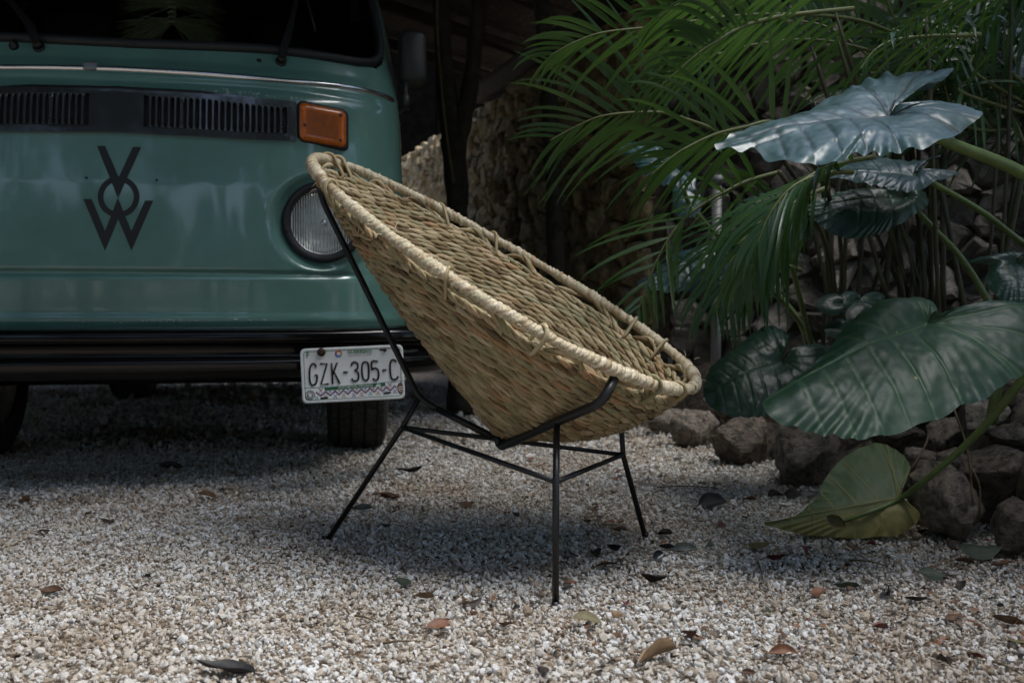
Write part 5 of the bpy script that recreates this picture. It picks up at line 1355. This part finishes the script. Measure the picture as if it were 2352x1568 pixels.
LC = [(2072, 1134), (2078, 1101), (2091, 1080), (2078, 1049), (2042, 1025), (2013, 1018), (1978, 1028), (1940, 1049), (1911, 1078), (1887, 1113), (1878, 1143), (1858, 1157), (1837, 1178), (1800, 1194), (1755, 1201), (1783, 1212), (1856, 1228), (1928, 1234), (1976, 1236), (2017, 1232), (2065, 1228), (2113, 1188), (2089, 1155), (2075, 1146)]
lf, J = ear_leaf(eb, (2063, 1144), LC, 14, 2.30, (-.25, -.85, .35), M['ear_pale'], .010, -.05, .004, 6, 3, .012, -.003, margin_Y=lambda a, b: 2.30 + (lambda m_: -.0011 * m_ if m_ < 0 else -.0004 * m_)(b - (1144 + (2063 - a) * .19)), yellow=lambda a, b: .9 * float(smooth(-6, 26, b - (1144 + (2063 - a) * .185))))
lf['label'] = 'wilted pale green leaf with a yellow lower edge lying on the gravel'
stalk(eb, [at(1915, 1204, 2.285), at(1990, 1178, 2.27), J + Vector((0, -.008, 0)), at(2130, 1098, 2.22), at(2220, 1020, 2.17), at(2290, 945, 2.12), at(2352, 868, 2.08), at(2420, 800, 2.07), at(2480, 790, 2.1)], (.004, .0115), lf)
LD = [(1797, 822), (1812, 782), (1800, 758), (1762, 745), (1728, 765), (1690, 798), (1655, 822), (1628, 850), (1616, 905), (1640, 940), (1690, 956), (1760, 952), (1800, 930), (1850, 905), (1895, 870), (1905, 800), (1850, 792), (1810, 818)]
ec = empty('elephant_ear_plant', (.82, 3.05, .26), 0, 'elephant ear plant with a very dark leaf hanging beside the front of the chair', 'plant', 'elephant ear plants')
lf, J = ear_leaf(ec, (1795, 832), LD, 8, 2.85, (-.15, -.72, .68), M['ear_dark'], .02, .06, .005, 6, 4)
stalk(ec, [J + Vector((0, .01, -.01)), J + Vector((.05, .08, -.06)), Vector((.9, 3.1, .26))], (.007, .012), lf)
LE = [(1568, 388), (1560, 370), (1542, 358), (1518, 346), (1510, 336), (1498, 327), (1479, 331), (1445, 326), (1420, 331), (1428, 351), (1449, 365), (1469, 390), (1493, 409), (1518, 424), (1547, 428), (1585, 436), (1600, 415), (1582, 400)]
ed_ = empty('elephant_ear_plant', (1.0, 3.35, .26), 0, 'elephant ear plant deep behind the fronds with a small pale blue leaf at its left', 'plant', 'elephant ear plants')
lf, J = ear_leaf(ed_, (1570, 396), LE, 8, 3.0, (-.30, -.55, .78), M['ear_blue'], .014, .0, .006, 6, 5)
stalk(ed_, [J, J + Vector((.05, .05, -.12)), Vector((.95, 3.3, .5)), Vector((1.0, 3.35, .2))], (.006, .010), lf)
LG = [(1690, 575), (1700, 562), (1672, 558), (1644, 563), (1596, 570), (1547, 585), (1498, 629), (1464, 653), (1510, 668), (1547, 670), (1600, 664), (1640, 655), (1668, 630), (1690, 600)]
lf, J = ear_leaf(ed_, (1684, 582), LG, 7, 2.95, (-.20, -.65, .72), M['ear_blue'], .018, .05, .005, 6, 6)
stalk(ed_, [J, J + Vector((.04, .06, -.02)), Vector((.98, 3.3, .45)), Vector((1.0, 3.35, .2))], (.006, .010), lf)
LJ = [(1800, 470), (1812, 448), (1770, 440), (1720, 452), (1685, 482), (1690, 530), (1722, 575), (1760, 600), (1800, 585), (1842, 545), (1855, 500), (1825, 472)]
lf, J = ear_leaf(ed_, (1803, 482), LJ, 6, 2.95, (-.1, -.85, .5), M['ear_dark'], .018, .05, .005, 6, 7)
stalk(ed_, [J, J + Vector((.03, .08, -.1)), Vector((1.05, 3.3, .2))], (.006, .010), lf)
LF = [(1600, 440), (1596, 428), (1570, 425), (1547, 434), (1545, 470), (1552, 492), (1580, 500), (1607, 488), (1615, 455)]
lf, J = ear_leaf(ed_, (1598, 448), LF, 5, 3.05, (-.3, -.8, .5), M['ear_blue'], .01, .0, .005, 5, 8)
LH = [(2102, 398), (2130, 372), (2161, 358), (2132, 365), (2083, 370), (1995, 361), (1937, 375), (1903, 404), (1961, 416), (2034, 431), (2097, 440), (2156, 414), (2205, 399), (2150, 396), (2110, 402)]
ee = empty('elephant_ear_plant', (1.42, 2.7, .28), 0, 'elephant ear plant with two dark leaves under the glossy blue green leaf', 'plant', 'elephant ear plants')
lf, J = ear_leaf(ee, (2097, 403), LH, 7, 2.5, (-.12, -.45, .88), M['ear_blue'], .012, .0, .006, 7, 9)
stalk(ee, [J, at(2160, 430, 2.52), at(2300, 520, 2.6), at(2400, 640, 2.7), Vector((1.5, 2.75, .25))], (.006, .011), lf)
LI = [(2085, 447), (2122, 443), (2132, 468), (2107, 487), (2063, 516), (2005, 541), (1937, 545), (1888, 520), (1855, 480), (1900, 450), (1960, 436), (2034, 436), (2070, 446)]
lf, J = ear_leaf(ee, (2078, 456), LI, 8, 2.65, (-.1, -.7, .65), M['ear_dark'], .016, .05, .005, 6, 10)
stalk(ee, [J, at(2140, 520, 2.68), at(2240, 640, 2.7), Vector((1.45, 2.7, .25))], (.006, .011), lf)
LK = [(2330, 592), (2352, 580), (2290, 582), (2224, 598), (2275, 612), (2262, 640), (2282, 672), (2335, 707), (2400, 700), (2430, 640), (2400, 600), (2345, 596)]
ef = empty('elephant_ear_plant', (1.38, 2.25, .28), 0, 'elephant ear plant with a shaded leaf just above the huge green leaf', 'plant', 'elephant ear plants')
lf, J = ear_leaf(ef, (2336, 606), LK, 7, 2.35, (-.25, -.7, .65), M['ear_dark'], .014, .05, .005, 6, 11)
stalk(ef, [J, J + Vector((.04, .05, -.08)), Vector((1.38, 2.3, .25))], (.006, .010), lf)
LL = [(2330, 100), (2352, 70), (2300, 62), (2262, 75), (2258, 110), (2290, 150), (2340, 178), (2400, 170), (2420, 110), (2370, 85)]
lf, J = ear_leaf(ef, (2345, 105), LL, 5, 2.9, (-.3, -.6, .7), M['ear_blue'], .014, .0, .005, 6, 12)
stalk(ef, [J, J + Vector((.05, .0, -.3)), Vector((1.5, 2.6, .9)), Vector((1.45, 2.4, .25))], (.006, .012), lf)
# low dark seedlings between the stems
sd = empty('seedling_plant', at(1925, 770, 2.9), 0, 'low dark broad leaved seedling between the stems and the huge green leaf', 'plant')
for k, (x, y, w, h, Y) in enumerate(((1915, 700, 34, 26, 2.8), (1985, 725, 36, 34, 2.75), (1930, 755, 30, 24, 2.8), (1955, 690, 26, 22, 2.85), (2010, 690, 28, 20, 2.85))):
    mg = [(x + w * math.cos(a) * (1 - .2 * math.cos(a)), y + h * math.sin(a)) for a in np.linspace(.25, 2 * math.pi - .25, 12)]
    lf, J = ear_leaf(sd, (x + w * .55, y), mg, 6, Y, (-.1 + .1 * k, -.75, .6), M['ear_dark'], .008, 0, .003, 5, 20 + k, nr=14, na_=80)
    stalk(sd, [J, J + Vector((.02, .03, -.05)), Vector(sd.location) + Vector((0, .03, -.12))], (.003, .004), lf)

# ------------------------------------------------------------------ unseen trees over and behind the photographer, sized to cut sky and shape reflections
def tree(loc, h, rad, n, seed, label, flat=.8, low=.45):
    rng = random.Random(seed); nr_ = np.random.default_rng(seed); t = empty('tree', loc, 0, label, 'tree', 'trees round the yard')
    top = Vector((rng.uniform(-.3, .3), rng.uniform(-.3, .3), h)); base = Vector((0, 0, -.1))
    obj('trunk', *tube(spline([base, top * .4 + Vector((.15, .1, 0)), top * .85], 16), list(np.linspace(.17, .06, 16)), 10), M['bark'], t)
    cl = []
    for k in range(15):
        d = Vector((rng.gauss(0, 1), rng.gauss(0, 1), rng.gauss(0, .7))).normalized(); c = top + Vector((d.x * rad, d.y * rad, d.z * rad * flat)) * rng.uniform(.35, .95); cl.append((c, rng.uniform(.35, .6) * rad * .75))
        if k < 8: obj('limb', *tube(spline([top * rng.uniform(.4, .8), (top * .6 + c) / 2 + Vector((0, 0, .1)), c], 8), list(np.linspace(.05, .012, 8)), 6), M['bark'], t)
    V = []; F = []
    for i in range(n):
        c, r = cl[int(nr_.integers(0, len(cl)))]; d = Vector(nr_.normal(0, 1, 3)).normalized() * r * float(nr_.uniform(.3, 1)) ** .5; p = c + d
        a = Vector(nr_.normal(0, 1, 3)).normalized(); b = a.cross(Vector(nr_.normal(0, 1, 3))).normalized(); L_ = float(nr_.uniform(.16, .30)); w = L_ * .45; k = len(V)
        V += [tuple(p - a * L_ / 2), tuple(p + b * w / 2 + a * L_ * .05), tuple(p + a * L_ / 2), tuple(p - b * w / 2 + a * L_ * .05)]; F.append((k, k + 1, k + 2, k + 3))
    obj('crown', V, F, M['canopy'], t, True)
TREES = [((2.75, 1.75, 0), 3.3, 1.35, 6000, 'unseen leafy tree added to shade the planted bed on the right'),  # first crown is off-frame, added to cut sun and sky over the bed
         ((4.9, 3.9, 0), 4.2, 1.8, 6000, 'leafy tree standing beyond the rubble wall behind the palms'),
         ((-5.0, -3.5, 0), 4.6, 2.7, 7000, 'leafy tree at the left side of the yard facing the van'), ((-2.0, -6.0, 0), 4.8, 2.8, 7000, 'leafy tree across the yard straight ahead of the van'),
         ((1.6, -6.5, 0), 4.6, 2.8, 7000, 'leafy tree across the yard facing the woven chair'), ((4.8, -4.0, 0), 4.6, 2.6, 7000, 'leafy tree across the yard on the planted bed side'),
         ((-7.2, .2, 0), 4.8, 2.7, 7000, 'leafy tree beside the yard left of the van'), ((6.4, -.2, 0), 4.4, 2.3, 7000, 'leafy tree in the planted bed nearest the photographer')]
for i, (l, h, r_, n, lb) in enumerate(TREES): tree(l, h, r_, n, 50 + i, lb)
ADDED_BUSHES = [((-3.4, -4.6, 0), 1.5, 1.0), ((-1.5, -5.2, 0), 1.7, 1.0), ((.5, -4.9, 0), 1.4, .9), ((2.5, -5.0, 0), 1.8, 1.1), ((-5.6, -3.2, 0), 1.8, 1.2)]  # unseen, added to break up the reflection on the van nose
for i, (l, h, r_) in enumerate(ADDED_BUSHES): tree(l, h, r_, 2600, 150 + i, ('unseen round bush added for reflections, facing the van emblem', 'taller unseen round bush added for reflections across the yard', 'low unseen bush added for reflections, facing the chair', 'wide unseen bush added for reflections near the planted bed', 'wide unseen bush added for reflections at the far left')[i])
def hedge():  # unseen foliage added to stop low sky light reaching under the van
    t = empty('hedge', (-1, -6.6, 0), 0, 'tall dense unseen hedge added to block low sky behind the photographer', 'hedge'); nr_ = np.random.default_rng(5); V = []; F = []
    pts_ = [(-9.5, 2.6), (-9.0, -3.5), (-5, -7.4), (2, -8.2), (7.5, -5.5), (8.6, -.5)]
    mb = MB()
    for (x0, y0_), (x1, y1_) in zip(pts_[:-1], pts_[1:]):
        L_ = math.hypot(x1 - x0, y1_ - y0_)
        for k in range(int(L_ * 420)):
            s_ = nr_.uniform(); h = 2.5 * nr_.uniform() ** .8; p = Vector((x0 + (x1 - x0) * s_ + 1 + nr_.normal(0, .3), y0_ + (y1_ - y0_) * s_ + 6.6 + nr_.normal(0, .3), h + .2 * math.sin(s_ * 30)))
            a = Vector(nr_.normal(0, 1, 3)).normalized(); b = a.cross(Vector(nr_.normal(0, 1, 3))).normalized(); l = float(nr_.uniform(.16, .30)); w = l * .5; m = len(V)
            V += [tuple(p - a * l / 2), tuple(p + b * w / 2), tuple(p + a * l / 2), tuple(p - b * w / 2)]; F.append((m, m + 1, m + 2, m + 3))
        for k in range(int(L_ / .8)):
            s_ = (k + .5) / int(L_ / .8); q = Vector((x0 + (x1 - x0) * s_ + 1, y0_ + (y1_ - y0_) * s_ + 6.6, 0)); obj('trunk', *tube([q, q + Vector((.05, 0, 1.0)), q + Vector((0, .05, 2.1))], [.035, .03, .012], 6), M['bark'], t)
    obj('foliage', V, F, M['canopy'], t, True)
hedge()

# ------------------------------------------------------------------ fallen leaves and twigs on the gravel
def dry_leaf(px, py, size, kind, label, seed, elong=2.1, group=None):
    rng = random.Random(seed); p = gnd(px, py, .006); k = p.y / FPX; L = size * k; W = L / elong
    o = None; V = []; F = []; n, m = 10, 6; curl = rng.uniform(.3, 1.3) * rng.choice((1, 1, -.6)); bend = rng.uniform(-.25, .5)
    for i in range(n + 1):
        s = i / n; w = W * .5 * max(0, math.sin(math.pi * s ** .85)) ** .8 + .0003
        for j in range(m + 1):
            t = j / m * 2 - 1; x = (s - .5) * L; y = t * w * (1 - .12 * curl * t * t) + .06 * L * math.sin(s * 3 + seed)
            z = curl * .8 * w * t * t + bend * L * (s - .5) ** 2 + .05 * L * noise.noise(Vector((s * 3 + seed, t * 2, 0)))
            if rng.random() < .08: y *= rng.uniform(.85, 1)
            V.append(Vector((x, y, z)))
    for i in range(n):
        for j in range(m): F.append((i * (m + 1) + j, i * (m + 1) + j + 1, (i + 1) * (m + 1) + j + 1, (i + 1) * (m + 1) + j))
    Mx = Matrix.Rotation(rng.uniform(0, 6.28) if size < 50 else rng.uniform(-.6, .6) + (math.pi if rng.random() < .5 else 0), 3, 'Z') @ Matrix.Rotation(rng.uniform(.1, .85), 3, 'X') @ Matrix.Rotation(rng.uniform(-.25, .25), 3, 'Y')
    V = [Mx @ v for v in V]; zm = min(v.z for v in V); V = [v - Vector((0, 0, zm - .003)) for v in V]
    b = len(V); tv, tf = tube([Mx @ Vector((-L * .5, 0, bend * L * .25)) - Vector((0, 0, zm - .003)), Mx @ Vector((-L * .68, L * .03, bend * L * .28)) - Vector((0, 0, zm - .003))], [.0011, .0007], 5)
    V += tv; F += [tuple(i + b for i in q) for q in tf]
    o = obj('dry_leaf', V, F, DRY[kind], None, True); o.location = (p.x, p.y, p.z + gz(p.x, p.y) - .001)
    return tag(o, label, 'leaf', group or 'dry leaves fallen on the gravel')
def g8(cx, cy): return 689 + cx * .707, 1091 + cy * .707
LEAVES = [
 (405, 408, 60, 'tan', 'curled tan brown leaf left of the front chair leg'), (540, 415, 55, 'brown', 'crumpled brown leaf just left of the near chair leg foot'), (697, 445, 34, 'black', 'small black leaf scrap beside the near chair leg foot'),
 (455, 497, 76, 'orange', 'narrow brown leaf with yellowish edge below the curled tan leaf'), (668, 497, 48, 'brown', 'small brown leaf in front of the near chair leg'), (565, 462, 30, 'brown', 'tiny brown scrap between two larger leaves left of the near leg'), (385, 487, 32, 'dark', 'small dark leaf touching the narrow brown leaf'),
 (338, 355, 56, 'green', 'dull dark green leaf under the left of the chair'), (935, 490, 84, 'olive', 'curled olive tan leaf right of the near chair leg'), (1060, 422, 40, 'red', 'small bright red leaf right of the near chair leg'), (1030, 470, 36, 'tan', 'pale tan curled scrap below the small red leaf'),
 (1150, 348, 78, 'dark', 'dark cupped leaf in the open gravel right of the chair'), (875, 360, 58, 'orange', 'brown leaf close behind the near chair leg'), (885, 255, 46, 'brown', 'brown leaf in the chair shadow behind the near leg'), (958, 255, 58, 'dark', 'dark flat leaf in the chair shadow'),
 (1000, 292, 66, 'dark', 'long dark leaf at the edge of the chair shadow'), (1020, 243, 44, 'black', 'thin blackish leaf standing up in the chair shadow'), (1250, 247, 72, 'grey', 'pale grey green leaf right of the far chair leg'), (1193, 240, 48, 'black', 'black crumpled leaf next to the pale grey leaf'),
 (1165, 266, 46, 'black', 'black crumpled leaf in front of the far chair leg'), (1187, 195, 48, 'dark', 'dark brown leaf at the foot of the far chair leg'), (1270, 527, 62, 'red', 'ragged reddish leaf behind the large pale curled leaf'), (1165, 606, 118, 'tan', 'large pale curled leaf at the bottom of the gravel'),
 (1515, 443, 48, 'green', 'small dark green leaf in the right foreground gravel'), (1565, 528, 56, 'brown', 'brown leaf above the orange brown leaf in the right foreground'), (1570, 590, 84, 'orange', 'orange brown flat leaf at the lower right foreground'), (1685, 390, 52, 'orange', 'orange brown leaf standing on edge in the right gravel'),
 (1550, 278, 62, 'red', 'round red brown leaf standing upright left of the wilted leaf'), (1640, 255, 44, 'red', 'small red brown leaf below the tip of the wilted leaf'), (1705, 267, 26, 'dark', 'tiny dark leaf below the wilted leaf'), (1775, 368, 86, 'green', 'long dark green leaf below the wilted leaf'),
 (1915, 398, 56, 'black', 'black curled leaf left of the pair of black leaves'), (2000, 415, 74, 'black', 'black folded leaf in the right gravel below the boulders'), (2060, 350, 84, 'green', 'broad blackish green leaf in front of the boulders'), (2150, 375, 50, 'dark', 'dark leaf right of the broad blackish green leaf'),
 (2205, 270, 118, 'green', 'large dark green oval leaf lying beside the boulders'), (2120, 245, 56, 'brown', 'brown leaf leaning on the large dark green oval leaf'), (2275, 437, 28, 'black', 'tiny black scrap at the right edge'), (1885, 505, 48, 'red', 'red brown leaf in the right foreground'), (2130, 475, 66, 'brown', 'flat brown leaf in the far right foreground'),
 (2090, 622, 58, 'dark', 'dark leaf near the bottom right corner'), (2195, 605, 44, 'red', 'red leaf near the bottom right corner'), (2300, 495, 92, 'brown', 'long brown leaf at the right edge of the gravel'), (2330, 560, 56, 'olive', 'olive leaf at the right edge near the bottom'), (1800, 243, 50, 'brown', 'brown leaf just below the wilted leaf'), (1845, 228, 48, 'red', 'dark red leaf touching the wilted leaf'),
 (1490, 238, 70, 'olive', 'yellowish olive leaf left of the wilted leaf tip'), (1370, 168, 30, 'red', 'small red brown upright leaf between the far leg and the wilted leaf'), (1330, 232, 38, 'green', 'small green leaf right of the far chair leg'), (978, 165, 44, 'olive', 'olive leaf between the two front chair legs'), (930, 152, 38, 'dark', 'dark leaf left of the olive leaf between the chair legs'),
 (700, 135, 34, 'dark', 'dark leaf under the middle of the chair'), (1040, 182, 46, 'brown', 'brown leaf left of the far chair leg'), (290, 76, 62, 'brown', 'brown leaf beside the back chair leg'), (200, 117, 62, 'grey', 'greyish brown leaf right of the back chair leg'), (540, 105, 48, 'brown', 'brown leaf in the gravel under the seat'), (1460, 85, 50, 'brown', 'brown leaf at the foot of the dark boulder'),
 (1340, 104, 90, 'black', 'long black leaf in front of the boulder row'), (1545, 70, 50, 'dark', 'dark leaf against the big dark boulder'), (1600, 75, 50, 'dark', 'dark leaf beneath the big dark boulder'), (1740, 180, 58, 'brown', 'brown scrap of leaf lying on the wilted leaf stalk side'), (2160, 290, 60, 'brown', 'dull brown leaf before the large oval leaf'), (2280, 300, 80, 'brown', 'reddish brown broad leaf at the right edge by the boulders'),
 (1260, 540, 30, 'dark', 'dark bit beside the ragged reddish leaf'), (790, 640, 44, 'dark', 'dark leaf at the bottom edge below the chair'), (1460, 655, 40, 'brown', 'brown leaf at the bottom edge right of the large curled leaf')]
for i, (cx, cy, s, k, lb) in enumerate(LEAVES):
    x, y = g8(cx, cy); dry_leaf(x, y, s * .707 * 1.18, k, lb, 200 + i, 1.5 if k in ('red', 'tan', 'black', 'dark') else 2.1)
LEFT = [(515, 1552, 120, 'black', 'long blackish leaf at the bottom edge of the picture on the left gravel'), (120, 1364, 46, 'brown', 'brown twisted leaf alone in the left foreground'), (57, 1154, 34, 'brown', 'brown leaf at the left edge near the van shadow'), (475, 1146, 42, 'brown', 'brown leaf at the edge of the van shadow'), (204, 1180, 26, 'dark', 'dark leaf scrap at the left below the van'), (250, 1199, 28, 'dark', 'small dark leaf below the left of the van'),
        (101, 1225, 26, 'dark', 'dark leaf bit in the left gravel'), (393, 1076, 44, 'dark', 'dark upright leaf under the van bumper'), (340, 1328, 20, 'dark', 'tiny dark leaf in the left gravel'), (940, 1088, 52, 'black', 'blackish leaf beside the back chair leg stretcher'), (880, 1143, 44, 'orange', 'orange brown leaf close to the back chair leg'), (330, 1350, 22, 'brown', 'tiny brown scrap in the middle left gravel'),
        (1090, 1390, 34, 'dark', 'dark leaf left of the near chair leg beyond the curled tan leaf')]
for i, (x, y, s, k, lb) in enumerate(LEFT): dry_leaf(x, y, s * 1.25, k, lb, 400 + i)
rng = random.Random(77); mb = MB(); mats_ = [DRY['brown'], DRY['dark'], DRY['black'], DRY['orange']]
for i in range(620):
    x = 2400 - 1900 * rng.random() ** 1.5; y = rng.uniform(1040, 1560)
    if x < 1250 and y > 1300 and rng.random() < .7: continue
    p = gnd(x, y); p.z = gz(p.x, p.y) + .012; s_ = rng.uniform(8, 27) * p.y / FPX * .5; mb.mi = rng.randrange(4); a0 = rng.uniform(0, 6.28)
    q = [p + Vector((s_ * rng.uniform(.5, 1.1) * math.cos(a0 + t), s_ * rng.uniform(.4, .9) * math.sin(a0 + t), rng.uniform(-.002, .006))) for t in np.linspace(0, 6.283, 7)[:-1]]
    c_ = sum(q, Vector()) / 6 + Vector((0, 0, rng.uniform(-.003, .004))); mb.add(q + [c_], [(k, (k + 1) % 6, 6) for k in range(6)])
tag(mb.build('leaf_crumbs', mats_), 'tiny dark leaf crumbs scattered among the gravel', kind='stuff')
def twig(pts, r, label):
    P = [gnd(x, y, z) for x, y, z in pts]; o = obj('twig', *tube(spline(P, 14), list(np.linspace(r, r * .5, 14)), 6), M['stem_dry'], None, True, P[0]); o.location = P[0]; tag(o, label, 'twig', 'twigs on the gravel')
for k, (a, b, lb) in enumerate((((270, 545), (385, 540), 'thin twig lying left of the leaf group in front of the chair'), ((1488, 282), (1508, 352), 'thin dark twig pointing at the camera right of the chair'), ((180, 455), (250, 478), 'thin twig left of the curled tan leaf'), ((1790, 275), (1910, 295), 'fine twig under the wilted leaf'), ((2240, 600), (2352, 650), 'twig near the bottom right corner'), ((1160, 38), (1360, 42), 'long dark twig along the foot of the boulders'))):
    x0, y0_ = g8(*a); x1, y1_ = g8(*b); twig([(x0, y0_, .008), ((x0 + x1) / 2, (y0_ + y1_) / 2 - 4, .014), (x1, y1_, .008)], .0022, lb)
p = at(1915, 1186, 2.24); o = dry_leaf(1915, 1230, 46, 'olive', 'brown crisp leaf caught on the wilted pale leaf', 990, 1.4); o.location = p + Vector((0, -.01, -.01)); o.rotation_euler = (R(60), 0, 0)
# grass-like dry stalks leaning on the boulders
for k, (a, b) in enumerate((((1935 + 0, 1072, 2.6), (2015, 985, 2.6)), ((2190, 935, 2.3), (2235, 1160, 2.2)), ((2228, 1070, 2.22), (2250, 1180, 2.2)), ((2095, 1075, 2.35), (2135, 990, 2.45)))):
    A, B = at(*a), at(*b); o = obj('dry_stalk', *tube(spline([A, A.lerp(B, .5) + Vector((.01, 0, .01)), B], 10), .0028, 6), M['stem_dry'], None, True, A); o.location = A
    tag(o, ('thin dry stalk leaning on the boulders left of the wilted leaf', 'thin dry stalk hanging down the boulders right of the wilted leaf stalk', 'short dry stalk hanging on the lower boulder', 'thin dry stalk behind the wilted leaf')[k], 'stalk', 'dry stalks on the boulders')
